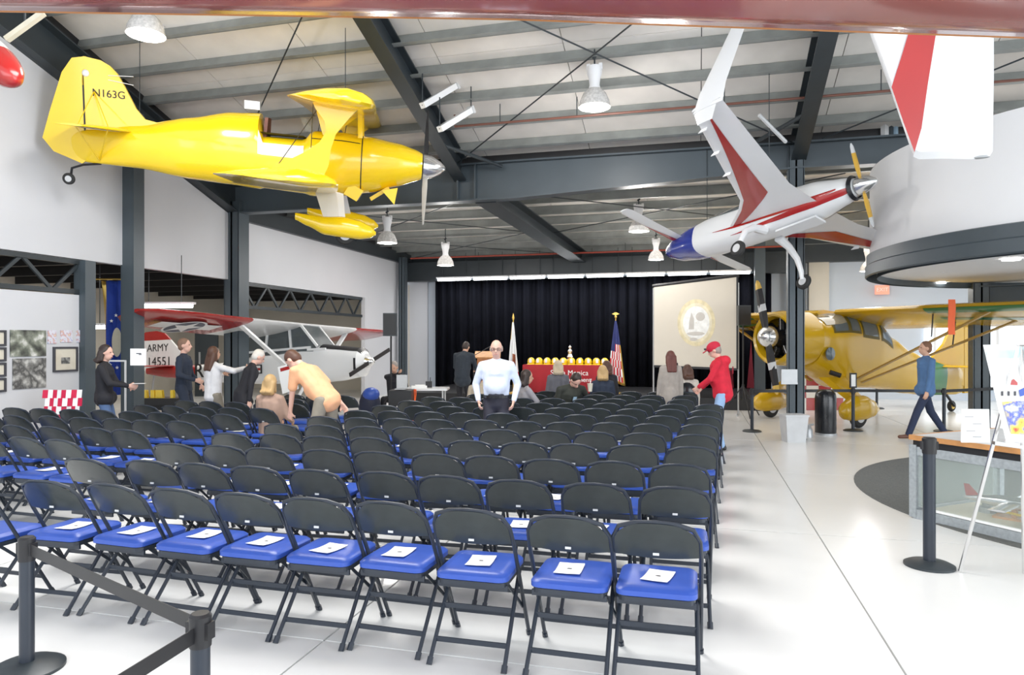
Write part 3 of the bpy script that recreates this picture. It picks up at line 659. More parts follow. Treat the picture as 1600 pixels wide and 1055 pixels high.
for k in range(NROW):
    vr, vl = 3.66+.815*k, 3.62+.755*k
    ur = -.235+.028*k
    for j in range(10):
        f = j/9
        if k == 0: steps = [0, .43, .93, 1.39, 1.84, 2.28, 2.74, 3.2, 3.68, 4.14]; u = ur-steps[j]
        else: u = ur-j*.462
        v = vr+(vl-vr)*f
        if k == 0 and j == 9: v -= .18
        if (k, j) in ((9, 0), (10, 0), (11, 0)): continue
        if k in (6,) and j in (7,): pass
        if k >= 10 and j > 8: continue
        ju, jv, ja = random.uniform(-.018, .018), random.uniform(-.03, .03), random.uniform(-.06, .06)
        lab = 'blue padded folding chair, %s from the right aisle, %s' % (ORD[j+1], ('row nearest the camera' if k == 0 else ORD[k+1]+' row from the camera'))
        has = random.random() < .8 or k == 0
        PEOPLE_SEATS[(k, j)] = (u+ju, v+jv)
        put_chair(u+ju, v+jv, ja+.018*k, lab, has and (k, j) not in ((0, 9),), 'white program on the seat %s from the right aisle in the %s row' % (ORD[j+1], ('nearest' if k == 0 else ORD[k+1])))
for k in range(2, 10):
    v0 = 3.62+.74*k
    for j in range(8):
        u = -5.42-j*.455-.02*(k-2)
        if k > 5 and j > 4: continue
        if k > 7 and j > 2: continue
        ju, jv, ja = random.uniform(-.02, .02), random.uniform(-.035, .035), random.uniform(-.08, .08)
        p = seatframe(u, v0)
        if p.x < X0+.35: continue
        lab = 'blue padded folding chair in the left block, %s from its aisle, %s row' % (ORD[j+1], ORD[k-1])
        put_chair(u+ju, v0+.14*j*.0+jv, ja, lab, random.random() < .75, 'white program on a left block seat, %s from its aisle, %s row' % (ORD[j+1], ORD[k-1]))

# ================================================================== PEOPLE
def cap(mb, p0, r0, p1, r1, n=10):
    p0, p1 = Vector(p0), Vector(p1); d = p1-p0; Ln = d.length
    if Ln < 1e-5: return mb.ell(p0, (r0,)*3, n, 8)
    d /= Ln; pr = []
    for a in (-80, -50, -20): a = math.radians(a); pr.append((r0*math.cos(a), r0*math.sin(a)))
    for a in (20, 50, 80): a = math.radians(a); pr.append((r1*math.cos(a), Ln+r1*math.sin(a)))
    return mb.lathe(pr, p0, n, axis=d)
def remesh(mb, name, m, parent, vox, sm=4, label=None):
    me = mb.mesh(name, m); o = bpy.data.objects.new(name, me); C.objects.link(o)
    r = o.modifiers.new('r', 'REMESH'); r.mode = 'VOXEL'; r.voxel_size = vox; r.use_smooth_shade = True
    if sm: s_ = o.modifiers.new('s', 'SMOOTH'); s_.iterations = sm; s_.factor = .5
    bpy.context.view_layer.update()
    me2 = bpy.data.meshes.new_from_object(o.evaluated_get(bpy.context.evaluated_depsgraph_get()))
    bpy.data.objects.remove(o); me2.materials.clear(); me2.materials.append(m)
    o = bpy.data.objects.new(name, me2); C.objects.link(o); o.parent = parent
    if label: o['label'] = label
    return o
def ik(a, b, l1, l2, pole):
    a, b, pole = Vector(a), Vector(b), Vector(pole); d = b-a; L_ = min(d.length, (l1+l2)*.999); dn = d.normalized(); b = a+dn*L_
    x = (l1*l1-l2*l2+L_*L_)/(2*L_); h = math.sqrt(max(l1*l1-x*x, 0)); pv = (pole-dn*pole.dot(dn)).normalized()
    return a+dn*x+pv*h, b
USED = []
def person(label, px, d, face, H=1.72, lean=0, side=0, head=(0, 0), hands=None, feet=None, sit=False, fem=False, top=None, topname='shirt', long=True, coat=0,
           bottom=None, shoes=None, hair=None, hairstyle='short', skin=None, cup=None, bulk=1.0, zfloor=0, hood=None, pelvis_z=None, tuck=False, snap=True):
    s = H/1.75; p = GX(px, d, zfloor); rzz = YAW+math.radians(face)
    if sit and snap:
        q, rz, prg = min(SEATS, key=lambda e: (e[0].xy-p.xy).length)
        if (q.xy-p.xy).length < .6:
            fwd_ = Vector((-math.sin(rz), math.cos(rz), 0)); p = q+fwd_*-.04
            if abs(face) < 20: rzz = rz
            if prg:
                for c in list(prg.children): bpy.data.objects.remove(c)
                bpy.data.objects.remove(prg); SEATS[:] = [e if e[2] is not prg else (e[0], e[1], None) for e in SEATS]
            USED.append(q)
    elif not sit and snap:
        q, rz, prg = min(SEATS, key=lambda e: (e[0].xy-p.xy).length)
        if (q.xy-p.xy).length < .62:
            fwd_ = Vector((-math.sin(rz), math.cos(rz), 0)); dv_ = (p-q).dot(fwd_); p = p+fwd_*((.40 if dv_ > 0 else -.42)-dv_)
    t = thing('person', label, 'person', p, rzz)
    skin = skin or M['skin']; V = Vector
    hz = (.50 if sit else .95*s) if pelvis_z is None else pelvis_z
    hip = V((0, 0, hz)); R = Matrix.Rotation(-math.radians(lean), 3, 'X') @ Matrix.Rotation(math.radians(side), 3, 'Y')
    def sp(x, y, z): return hip+R@V((x*s, y*s, z*s))
    waist, chest, neck = sp(0, 0, .16), sp(0, .01, .36), sp(0, -.005, .51)
    Rh = R @ Matrix.Rotation(-math.radians(head[0]), 3, 'X') @ Matrix.Rotation(math.radians(head[1]), 3, 'Z')
    hb = sp(0, .0, .55); hc = hb+Rh@V((0, .02*s, .115*s))
    sw = (.165 if fem else .185)*s*(.5+.5*bulk); shs = [sp(-sw/s, 0, .455), sp(sw/s, 0, .455)]
    # arms
    hands = hands or [(-.24, .06, -.12), (.24, .06, -.12)]
    arms = []
    for i, sd in enumerate((-1, 1)):
        tg = hip+(V(hands[i])*s); el, wr = ik(shs[i], tg, .285*s, .255*s, V((sd*.55, -.8, -.3))); arms.append((shs[i], el, wr))
    # legs
    if feet is None: feet = [(-.11, .42, .0), (.11, .42, .0)] if sit else [(-.11, 0, 0), (.11, .03, 0)]
    legs = []
    for i, sd in enumerate((-1, 1)):
        hj = hip+V((sd*.09*s, 0, -.03)); an = V((feet[i][0]*s, feet[i][1]*s, .09*s+feet[i][2])); kn, an = ik(hj, an, .43*s, .42*s, V((0, 1, .25 if sit else 0))); legs.append((hj, kn, an))
    b = MB()
    bk = bulk
    cap(b, hip, .125*s, waist, .105*s); cap(b, waist, .105*s, chest, .12*s); cap(b, chest, .12*s, sp(0, 0, .43), .085*s); cap(b, shs[0]+R@V((.03, 0, -.02))*s, .036*s, shs[1]+R@V((-.03, 0, -.02))*s, .036*s)
    cap(b, sp(0, 0, .45), .055*s, hb+Rh@V((0, .0, .05*s)), .052*s)
    rot = Rh.to_euler()
    b.ell(hc+Rh@V((0, -.008, .02))*s, (.076*s, .097*s, .098*s), rot=rot); b.ell(hc+Rh@V((0, .025, -.05))*s, (.056*s, .065*s, .07*s), rot=rot)
    cap(b, hc+Rh@V((0, .088, .01))*s, .011*s, hc+Rh@V((0, .108, -.022))*s, .016*s)
    for sd in (-1, 1): b.ell(hc+Rh@V((sd*.078, -.005, -.01))*s, (.012*s, .022*s, .033*s), 8, 6, rot=rot); 
    b.ell(hc+Rh@V((0, .082, -.058))*s, (.026*s, .016*s, .014*s), 10, 6, rot=rot)
    for i, sd in enumerate((-1, 1)):
        sh, el, wr = arms[i]; cap(b, sh+R@V((-.02*sd, 0, -.025))*s, .036*s, el, .036*s); cap(b, el, .038*s, wr, .026*s)
        dr = (wr-el).normalized(); inn = V((-sd, 0, 0)); inn = (inn-dr*inn.dot(dr)).normalized(); nm = dr.cross(inn)
        pc_ = wr+dr*.045*s
        for o_ in (-.022, 0, .022): cap(b, wr+nm*o_*.6*s, .017*s, wr+dr*.085*s+nm*o_*s, .016*s, 8)
        for q, (o_, ln) in enumerate(((-.032, .055), (-.011, .068), (.011, .072), (.032, .062))):
            k0 = wr+dr*.088*s+nm*o_*s; k1 = k0+(dr*.8+inn*.35)*ln*.55*s; k2 = k1+(dr*.45+inn*.7)*ln*.5*s
            cap(b, k0, .0095*s, k1, .009*s, 8); cap(b, k1, .009*s, k2, .0085*s, 8)
        k0 = wr+dr*.03*s+nm*.03*s; k1 = k0+(dr*.6+nm*.5+inn*.5)*.045*s; k2 = k1+(dr*.8+inn*.4)*.032*s
        cap(b, k0, .013*s, k1, .0115*s, 8); cap(b, k1, .0115*s, k2, .0095*s, 8)
        hj, kn, an = legs[i]; cap(b, hj, .075*s, kn, .052*s); cap(b, kn, .05*s, an, .036*s); cap(b, an-V((0, .03, .045))*s, .034*s, an+V((0, .14, -.055))*s, .028*s)
    bd = remesh(b, 'body', skin, t, .0105 if d < 13 else .014, 3)
    # face details
    e = MB(); 
    for sd in (-1, 1): e.ell(hc+Rh@V((sd*.031, .083, .012))*s, (.0115*s, .008*s, .007*s), 8, 6, rot=rot)
    kid(bd, 'eyes', e, mat('eye_dark', (.06, .04, .035), .3), True)
    e = MB().ell(hc+Rh@V((0, .094, -.058))*s, (.023*s, .008*s, .006*s), 10, 6, rot=rot); kid(bd, 'lips', e, mat('lips', (.48, .2, .17), .5), True)
    # clothing
    g = MB(); k = 1.0
    fw = .02 if tuck else .03
    cap(g, sp(0, 0, .10 if tuck else -.03), (.120*bk if tuck else .150*bk**.6)*s, waist, (.12*bk)*s); cap(g, waist, .12*bk*s, chest, .14*bk**.5*s); cap(g, chest, .14*bk**.5*s, sp(0, -.005, .42), .09*s); cap(g, shs[0]+R@V((.04, 0, -.012))*s, .062*s, shs[1]+R@V((-.04, 0, -.012))*s, .062*s); cap(g, shs[0]+R@V((.03, 0, 0))*s, .055*s, sp(0, 0, .49), .06*s); cap(g, shs[1]+R@V((-.03, 0, 0))*s, .055*s, sp(0, 0, .49), .06*s)
    cap(g, sp(-.07, 0, .10 if tuck else .03), .10*bk*s, sp(-.09, 0, .36), .105*s); cap(g, sp(.07, 0, .10 if tuck else .03), .10*bk*s, sp(.09, 0, .36), .105*s)
    if not fem and bk > 1.05: g.ell(sp(0, .05, .17), (.14*bk*s, .11*bk*s, .15*s), rot=R.to_euler())
    if coat: cap(g, hip, .15*s, hip+V((0, 0, -coat*s)), (.15+.17*coat)*s); cap(g, hip+V((-.05, 0, 0)), .12*s, hip+V((-.07, .02, -coat*s)), .14*s); cap(g, hip+V((.05, 0, 0)), .12*s, hip+V((.07, .02, -coat*s)), .14*s)
    for i in (0, 1):
        sh, el, wr = arms[i]; cap(g, sh+V((0, 0, -.012))*s, .060*s, el if long else sh.lerp(el, .75), (.056 if long else .062)*s)
        if long: cap(g, el, .055*s, el.lerp(wr, .93), .04*s)
    if hood: g.ell(sp(0, -.09, .47), (.13*s, .09*s, .085*s))
    cap(g, sp(0, 0, .45), .07*s, sp(0, 0, .50), .064*s)
    remesh(g, topname, top, t, .017, 3)
    g = MB(); cap(g, hip+(V((0, 0, .04)) if tuck else R@V((0, 0, -.02))), (.155 if tuck else .122)*s, hip+V((0, 0, -.03)), (.15 if tuck else .125)*s)
    for i in (0, 1):
        hj, kn, an = legs[i]; cap(g, hj, (.088 if coat else .098)*s, kn, .070*s); cap(g, kn, .072*s, an+V((0, 0, -.01)), .058*s)
    remesh(g, 'trousers', bottom or M['black'], t, .02, 3)
    g = MB()
    for i in (0, 1):
        an = legs[i][2]; cap(g, an+V((0, -.035, -.048))*s, .042*s, an+V((0, .15, -.056))*s, .036*s); cap(g, an, .045*s, an+V((0, 0, -.04))*s, .045*s)
    remesh(g, 'shoes', shoes or M['blackgl'], t, .016, 2)
    # hair
    if hair:
        g = MB(); hr = lambda x, y, z: hc+Rh@(V((x, y, z))*s)
        if hairstyle == 'balding': 
            for sd in (-1, 1): g.ell(hr(sd*.06, -.03, 0), (.028*s, .07*s, .05*s), rot=rot)
            g.ell(hr(0, -.075, 0), (.07*s, .035*s, .055*s), rot=rot)
        else:
            g.ell(hr(0, -.022, .035), (.084*s, .098*s, .096*s), rot=rot); g.ell(hr(0, -.045, -.01), (.078*s, .07*s, .085*s), rot=rot)
            if hairstyle == 'short': pass
            if hairstyle in ('long', 'bob'):
                dn = {'long': .30, 'bob': .13}[hairstyle]
                dv = V((0, 0, -1)); st = hr(0, -.06, -.02)
                back = R@V((0, -1, 0))
                for ox in (-.055, -.02, .02, .055):
                    a_ = hr(ox*1.2, -.05, 0); m1 = a_+dv*.13*s+back*.035*s; m2 = a_+dv*(dn*.9)*s+back*.075*s
                    cap(g, a_, .045*s, m1, .045*s); cap(g, m1, .045*s, m2, .03*s)
                for sd in (-1, 1): cap(g, hr(sd*.07, -.01, .03), .025*s, hr(sd*.078, -.01, -.12), .022*s)
        remesh(g, 'hair', hair, t, .013, 2)
    t['_x'] = 0; del t['_x']
    return t, dict(hip=hip, arms=arms, hc=hc, Rh=Rh, s=s, sp=sp, rot=rot, legs=legs)
H_ = dict(dark=mat('hair_dark', (.03, .018, .015), .5), brown=mat('hair_brown', (.09, .04, .025), .5), blond=mat('hair_blond', (.50, .33, .15), .5), grey=mat('hair_grey', (.32, .28, .25), .6), whiteh=mat('hair_white', (.72, .68, .62), .6), auburn=mat('hair_auburn', (.13, .04, .03), .5))
def cl(name, c, r=.8): return mat('cloth_'+name, c, r, noise=.08, scale=12)
jeans = cl('jeans', (.08, .14, .28)); khaki = cl('khaki', (.27, .24, .19)); navy = cl('navy', (.02, .03, .055)); blk = cl('black', (.015, .015, .02))

t, I = person('woman with dark hair in a black cardigan holding a paper beside the grey column', 163, 10.0, -75, 1.63, fem=True, top=blk, topname='cardigan', coat=.02, bottom=jeans, hair=H_['dark'], hairstyle='bob', hands=[(-.02, .34, .14), (.12, .36, .16)], skin=M['skin2'], head=(5, -15))
kid(t, 'held_paper', MB().box(I['arms'][1][2]+Vector((0, .14, .03)), (.12, .16, .004)), M['paper'])
person('man with cropped hair in a dark navy shirt standing behind the woman in white', 287, 11.6, -85, 1.73, top=navy, bottom=navy, hair=cl('cropped', (.22, .13, .09)), hairstyle='short', skin=M['skin2'], hands=[(-.2, .2, .0), (.2, .25, .1)])
person('woman with long brown hair in a white sweater pointing to the right', 315, 10.6, -35, 1.60, fem=True, top=cl('sweater', (.74, .73, .74)), topname='sweater', coat=0, bottom=khaki, hair=H_['brown'], hairstyle='long', hands=[(-.1, .25, .3), (.38, .36, .42)], bulk=1.1)
person('white haired person in a black jacket bending forward by the seats', 388, 10.7, -60, 1.60, lean=18, top=blk, topname='jacket', coat=.1, bottom=blk, hair=H_['whiteh'], skin=M['skin2'], head=(15, 0))
person('seated woman with blond bob in a light brown top, back to the camera', 409, 9.35, -8, 1.62, sit=True, fem=True, top=cl('tan_top', (.40, .27, .21)), hair=H_['blond'], hairstyle='bob', bottom=khaki, hands=[(-.15, .3, .1), (.15, .3, .1)], bulk=1.15)
t, I = person('man in an orange polo shirt and khaki trousers bending over the chairs', 524, 8.9, 68, 1.80, lean=44, top=cl('orange_polo', (.80, .42, .23)), topname='polo_shirt', long=False, bottom=khaki, hair=H_['brown'], hairstyle='short', skin=M['skin2'], hands=[(-.05, .50, -.28), (.3, -.02, -.12)], bulk=1.12, feet=[(-.12, .05, 0), (.12, -.12, 0)], head=(15, 0))
t, I = person('balding man with glasses in a pale blue dress shirt standing facing the camera', 783, 9.4, 178, 1.70, top=cl('pale_shirt', (.66, .72, .86)), topname='dress_shirt', bottom=cl('slacks', (.03, .03, .045)), hair=H_['grey'], hairstyle='balding', skin=M['skin2'], hands=[(-.23, .08, -.02), (.23, .08, -.02)], bulk=1.10, tuck=True, head=(8, 0))
hc, Rh, s = I['hc'], I['Rh'], I['s']
g = MB()
for sd in (-1, 1): g.tube([hc+Rh@Vector((sd*.034+.024*math.cos(a), .098, .012+.018*math.sin(a))) for a in [2*PI*k/10 for k in range(11)]], .003, 5)
g.tube([hc+Rh@Vector((-.01, .1, .012)), hc+Rh@Vector((.01, .1, .012))], .003, 5)
kid(t, 'glasses', g, M['black']); kid(t, 'belt', MB().lathe([(.168, .0), (.168, .035), (.15, .035), (.15, 0)], I['hip']+Vector((0, .01, .02)), 24, cap=False), M['blackgl'])
person('person in a black and grey jacket leaning towards the lectern', 722, 15.6, -20, 1.72, lean=14, top=cl('black_jacket', (.02, .028, .04)), topname='jacket', coat=.12, bottom=blk, hair=H_['dark'], head=(25, 0), zfloor=0, bulk=1.25, hands=[(-.1, .35, .1), (.15, .4, .1)])
person('seated man in a dark jacket looking down behind the laptop', 617, 14.6, 170, 1.70, sit=True, top=blk, topname='jacket', bottom=blk, hair=H_['grey'], skin=M['skin'], head=(20, 0), hands=[(-.2, .35, .2), (-.2, .3, .55)])
person('seated person in a beige jacket bowed forward, back to the camera', 742, 11.9, 0, 1.68, sit=True, lean=30, top=cl('beige_jacket', (.42, .36, .28)), topname='jacket', bottom=khaki, hair=H_['brown'], head=(40, 0), bulk=1.25)
person('seated woman with dark hair in a grey patterned top turned to the right', 826, 11.0, -70, 1.62, sit=True, fem=True, top=cl('grey_top', (.27, .26, .28)), bottom=blk, hair=H_['dark'], hairstyle='bob', lean=5, hands=[(-.1, .4, .15), (.15, .42, .2)], bulk=1.1)
t, I = person('seated man in a dark olive jacket and pale blue tie leaning forward', 896, 11.4, 205, 1.74, sit=True, lean=28, top=cl('olive_jacket', (.035, .038, .03)), topname='jacket', bottom=blk, hair=H_['dark'], skin=M['skin2'], head=(25, 0), hands=[(-.3, .35, .12), (.1, .35, .1)], bulk=1.35)
kid(t, 'tie', MB().prism([I['sp'](-.03, .17, .40), I['sp'](.03, .17, .40), I['sp'](.04, .2, .05), I['sp'](0, .2, .0), I['sp'](-.04, .2, .05)], (0, .01, 0)), cl('tie', (.35, .5, .62)))
q = GX(922, 11.0, .88)
c = thing('paper_cup', 'pale cream paper cup with a straw held beside the man in the olive jacket', 'cup', q)
kid(c, 'cup_body', MB().lathe([(.03, 0), (.043, .12), (.046, .12), (.046, .128)], n=16), M['beige'], True); kid(c, 'straw', MB().tube([(0, 0, .12), (.02, 0, .2)], .005), M['paper'])
person('seated woman with shoulder length blond hair in a dark top, back to the camera', 932, 12.5, -5, 1.62, sit=True, fem=True, top=navy, bottom=blk, hair=H_['blond'], hairstyle='bob', pelvis_z=.52)
person('seated person with dark hair and black jacket next to the flag', 948, 13.6, 5, 1.66, sit=True, fem=True, top=blk, bottom=blk, hair=H_['brown'], hairstyle='bob', pelvis_z=.55)
person('seated woman with pale blond hair in front of the red tablecloth', 872, 13.4, 0, 1.66, sit=True, fem=True, top=cl('grey_knit', (.12, .12, .14)), bottom=blk, hair=cl('pale_blond', (.55, .45, .32)), hairstyle='bob', pelvis_z=.56)
t, I = person('woman with long auburn hair in a grey beige coat standing before the screen', 1047, 11.9, 3, 1.52, fem=True, top=cl('tweed_coat', (.40, .36, .32)), topname='coat', coat=.2, bottom=blk, hair=H_['auburn'], hairstyle='long')
t, I = person('seated woman in a fluffy white coat right of the auburn haired woman', 1074, 12.8, 10, 1.66, sit=True, fem=True, top=cl('white_fur', (.62, .56, .50)), topname='coat', bottom=blk, hair=H_['brown'], hairstyle='bob', bulk=1.15)
q = GX(1073, 12.0, .62); c = thing('handbag', 'shiny black handbag hanging at the side of the auburn haired woman', 'handbag', q, YAW)
kid(c, 'bag_body', MB().ell((0, 0, .17), (.17, .08, .18)), M['blackgl'], True); kid(c, 'strap', MB().tube([(-.12, 0, .25), (-.14, 0, .5), (-.16, 0, .68)], .01), M['blackgl'])
t, I = person('man in a red cap, red hooded sweatshirt and pale jeans by the aisle', 1129, 10.8, 68, 1.68, lean=6, top=cl('red_hoodie', (.62, .015, .04)), topname='hooded_sweatshirt', coat=0, bottom=cl('pale_jeans', (.30, .45, .68)), hair=H_['grey'], skin=M['skin2'], hands=[(-.12, .36, .05), (.12, .34, .02)], bulk=1.32, hood=True, head=(22, 0), snap=False)
hc, Rh = I['hc'], I['Rh']
o = kid(t, 'cap', MB().ell(hc+Rh@Vector((0, -.012, .05)), (.09, .112, .085), rot=I['rot']).prism([hc+Rh@Vector(v) for v in ((-.07, .07, .05), (.07, .07, .05), (.06, .17, .035), (-.06, .17, .035))], (0, 0, .012)), cl('cap_red', (.55, .02, .05)), True)
kid(t, 'sunglasses', MB().box(hc+Rh@Vector((0, .112, .075)), (.15, .02, .03), rot=I['rot']), M['blackgl'])
text('printed_emblem', 'FD', .17, cl('emblem', (.35, .01, .03)), t, I['sp'](0, -.19, .3), (PI/2, 0, 0))
t, I = person('man in a denim blue shirt and dark jeans striding to the left', 1447, 12.1, 88, 1.73, top=cl('denim_shirt', (.08, .17, .34)), coat=.05, bottom=cl('dark_jeans', (.02, .03, .07)), hair=cl('short_brown', (.2, .1, .06)), skin=M['skin'], hands=[(-.2, .1, -.1), (.2, -.05, -.12)], feet=[(-.08, .34, 0), (.08, -.36, .02)], bulk=1.05, pelvis_z=.89, shoes=mat('brown_shoe', (.12, .05, .03), .5))
# ================================================================== YELLOW BIPLANE
bp = thing('biplane', 'yellow biplane with silver spinner hanging from the roof at upper left', 'aircraft', (-4.24, 10.51, 4.455))
bp.rotation_euler = (.235, .052, .435)
Y = M['yellow']
FS = [(-.02, 0, .20, .20, .20, 2), (-.12, 0, .26, .25, .25, 2), (-.4, -.01, .34, .33, .34, 2.1), (-.8, -.03, .39, .40, .45, 2.2), (-1.25, -.05, .40, .45, .52, 2.4), (-1.7, -.06, .40, .44, .55, 2.6),
      (-1.82, -.06, .40, .30, .52, 2.6), (-2.42, -.05, .38, .28, .50, 2.6), (-2.46, -.04, .37, .60, .53, 2.3), (-2.9, -.03, .33, .56, .51, 2.2), (-3.5, -.03, .26, .42, .48, 2.2), (-4.2, -.04, .17, .24, .38, 2.2), (-4.9, -.08, .07, .16, .32, 2.2), (-5.15, -.1, .02, .12, .26, 2)]
kid(bp, 'fuselage', body(MB(), FS, 28, 90), Y, True)
kid(bp, 'cockpit_rim', MB().loft([[(x, y*.30, .24+.04*abs(y)**3) for x, y in ((-1.82, -1), (-2.44, -1.0), (-2.46, 0), (-2.44, 1.0), (-1.82, 1), (-1.75, 0))], [(x, y*.25, .255) for x, y in ((-1.82, -1), (-2.4, -1), (-2.42, 0), (-2.4, 1), (-1.82, 1), (-1.8, 0))]]), M['black'])
kid(bp, 'cockpit_side_trim', body_patch(MB(), FS, -1.80, -2.46, lambda f: PI+.0, lambda f: PI-.55, n=10, m=4, off=.008), M['pwhite'], True)
kid(bp, 'seat_back', MB().prism([(-2.42, -.18, .2), (-2.42, .18, .2), (-2.40, .14, .50), (-2.40, -.14, .50)], (.05, 0, 0)), mat('leather', (.14, .04, .02), .5))
kid(bp, 'windshield', MB().loft([[(-1.80+.1*math.cos(a), .24*math.sin(a), .36) for a in [PI*(k/8-.5) for k in range(9)]], [(-1.88+.08*math.cos(a), .2*math.sin(a), .56) for a in [PI*(k/8-.5) for k in range(9)]]], cap=False, closed=False), M['clear'], True)
for sx in (-1, 1):
    kid(bp, 'panel_seam', body_patch(MB(), FS, -.94, -.955, lambda f: PI/2+sx*PI/2-1.3, lambda f: PI/2+sx*PI/2+1.3, n=1, m=20, off=.004), M['black'])
kid(bp, 'access_panel', body_patch(MB(), FS, -.98, -1.7, lambda f: PI-.72, lambda f: PI-.68, n=10, m=1, off=.005), M['black'])
sp_ = kid(bp, 'spinner', MB().lathe([(.20, 0), (.195, .05), (.16, .17), (.10, .28), (.04, .345), (.001, .36)], (0, 0, 0), 24, axis=(1, 0, 0)), M['silver'], True)
def blade(a, m, r=.92, w_=.07):
    return [Vector((.03, math.sin(a)*q, math.cos(a)*q)) for q in (.12, r)]
for a, m in ((.42, 'black'), (.42+PI, 'lightgrey')):
    mb = MB(); u = Vector((0, math.sin(a), math.cos(a))); tt = Vector((0, math.cos(a), -math.sin(a)))
    rings = []
    for q, wd, tw in ((.15, .045, .9), (.35, .07, .6), (.6, .072, .45), (.85, .06, .3), (.97, .03, .2)):
        c0 = u*q+Vector((.04, 0, 0)); x = (tt*math.cos(tw)+Vector((1, 0, 0))*math.sin(tw))*wd; y = Vector((1, 0, 0))*.012
        rings.append([c0-x, c0-y, c0+x, c0+y])
    mb.loft(rings); kid(bp, 'propeller_blade', mb, M[m], True)
for yy in (-.16, .16): kid(bp, 'cowl_inlet', MB().ell((-.08, yy, .02), (.07, .06, .045)), M['black'], True)
# wings
UP = (0, 0, 1)
for sd in (-1, 1):
    q = -sd
    up_s = [((-.76, 0, .74), 1.12, 1.3, UP), ((-.72, sd*2.1, .67), 1.08, 1.5, UP), ((-.76, sd*2.42, .66), 1.0, 1.5, UP), ((-.88, sd*2.62, .66), .76, 1.3, UP), ((-1.08, sd*2.70, .67), .4, 1.0, UP)]
    kid(bp, 'upper_wing', wing(MB(), up_s), Y, True)
    lo_s = [((-1.35, sd*.3, -.50), 1.5, .7, UP), ((-1.25, sd*.8, -.47), 1.45, .8, UP), ((-1.14, sd*2.2, -.35), 1.52, 1.0, UP), ((-1.20, sd*2.5, -.33), 1.38, 1.0, UP), ((-1.38, sd*2.68, -.32), 1.04, .9, UP), ((-1.66, sd*2.76, -.32), .55, .8, UP)]
    kid(bp, 'lower_wing', wing(MB(), lo_s), Y, True)
    kid(bp, 'aileron_seam', wing_patch(MB(), lo_s, .3, .7, lambda f: .76, lambda f: .77, n=8, m=1), mat('seam_brown', (.3, .22, .03), .5))
    # fairing strut between the wings, waisted plate
    pl = [(-.88, .68), (-1.52, .68), (-1.46, .56), (-1.35, .43), (-1.32, .30), (-1.40, .16), (-1.58, .02), (-1.78, -.10), (-2.22, -.31), (-1.36, -.31), (-1.28, -.12), (-1.26, .08), (-1.20, .28), (-1.05, .48)]
    kid(bp, 'interplane_strut', MB().prism([(x, sd*2.05, z) for x, z in pl], (0, sd*.045, 0)), Y)
    for x0_, x1_ in ((-1.0, -.98), (-1.62, -1.5)):
        kid(bp, 'cabane_strut', MB().bar((x0_, sd*.30, .72), (x1_, sd*.30, .33), .03, .07, up=(1, 0, 0)), Y)
    kid(bp, 'cabane_strut', MB().bar((-1.05, sd*.30, .72), (-1.5, sd*.32, .33), .025, .05, up=(1, 0, 0)), Y)
    for a_, b_ in (((-1.5, sd*2.0, .67), (-1.7, sd*.42, -.45)), ((-1.2, sd*.3, .72), (-1.5, sd*2.0, -.3)), ((-1.6, sd*.3, .72), (-2.0, sd*2.0, -.3))):
        kid(bp, 'flying_wire', MB().tube([a_, b_], .006, 5), M['steel'])
    # main gear
    kid(bp, 'gear_leg', MB().loft([[(-1.20, sd*.32, -.52), (-1.30, sd*.36, -.5), (-1.62, sd*.34, -.52), (-1.30, sd*.30, -.53)], [(-1.12, sd*.75, -.95), (-1.2, sd*.78, -.95), (-1.42, sd*.76, -.95), (-1.2, sd*.73, -.95)]]), M['pwhite'])
    WP = [(-.70, -1.13, .02, .02, .02, 2), (-.78, -1.12, .09, .09, .09, 2), (-.95, -1.11, .13, .15, .13, 2.2), (-1.2, -1.10, .14, .18, .13, 2.3), (-1.45, -1.09, .12, .15, .12, 2.2), (-1.7, -1.02, .07, .09, .08, 2), (-1.88, -.97, .03, .05, .05, 2)]
    mb = body(MB(), WP, 20, 30); mb.v = [(x+.03, y+sd*.75, z+.08) for x, y, z in mb.v]; kid(bp, 'wheel_fairing', mb, Y, True)
    wheel('wheel', bp, (-1.12, sd*.75, -1.10), .155, .09)
    st = [((-4.25, sd*.05, .10), .85, .5, UP), ((-4.4, sd*.7, .10), .66, .5, UP), ((-4.6, sd*.98, .10), .35, .5, UP)]
    kid(bp, 'tailplane', wing(MB(), st), Y, True)
    kid(bp, 'tailplane_panel', wing_patch(MB(), st, .12, .72, lambda f: .12+.1*f, lambda f: .60, off=.004), M['lightgrey'])
    for x0_ in (-4.45, -4.85):
        kid(bp, 'tail_brace', MB().tube([(x0_, sd*.55, .08), (-4.75, sd*.04, -.36)], .009, 5), Y)
        kid(bp, 'tail_brace', MB().tube([(x0_, sd*.5, .12), (-4.8, sd*.02, .62)], .007, 5), Y)
def plate(mb, pts, th): return mb.prism([(x, -th/2, z) for x, z in pts], (0, th, 0))
kid(bp, 'fin', plate(MB(), [(-3.7, .34), (-3.95, .27), (-4.12, .30), (-4.24, .44), (-4.38, .72), (-4.48, .90), (-4.58, 1.0), (-4.70, 1.06), (-4.93, 1.09), (-4.93, -.1), (-4.1, .0)], .05), Y)
kid(bp, 'rudder', plate(MB(), [(-4.955, .80), (-4.90, 1.09), (-5.08, 1.05), (-5.22, .84), (-5.40, .30), (-5.52, -.10), (-5.38, -.28), (-5.0, -.42), (-4.955, -.38)], .045), Y)
kid(bp, 'hinge_line', MB().box((-4.942, 0, .33), (.02, .06, .72)), M['black'])
kid(bp, 'tail_light', MB().ell((-4.9, -.03, .86), (.05, .03, .05)).ell((-4.9, .03, .86), (.05, .03, .05)), M['pwhite'], True)
for a_ in (0, .06): kid(bp, 'aerial', MB().tube([(-4.6, -.03, .86-a_), (-4.25, -.06, .88-a_*2)], .005, 5), M['pwhite'])
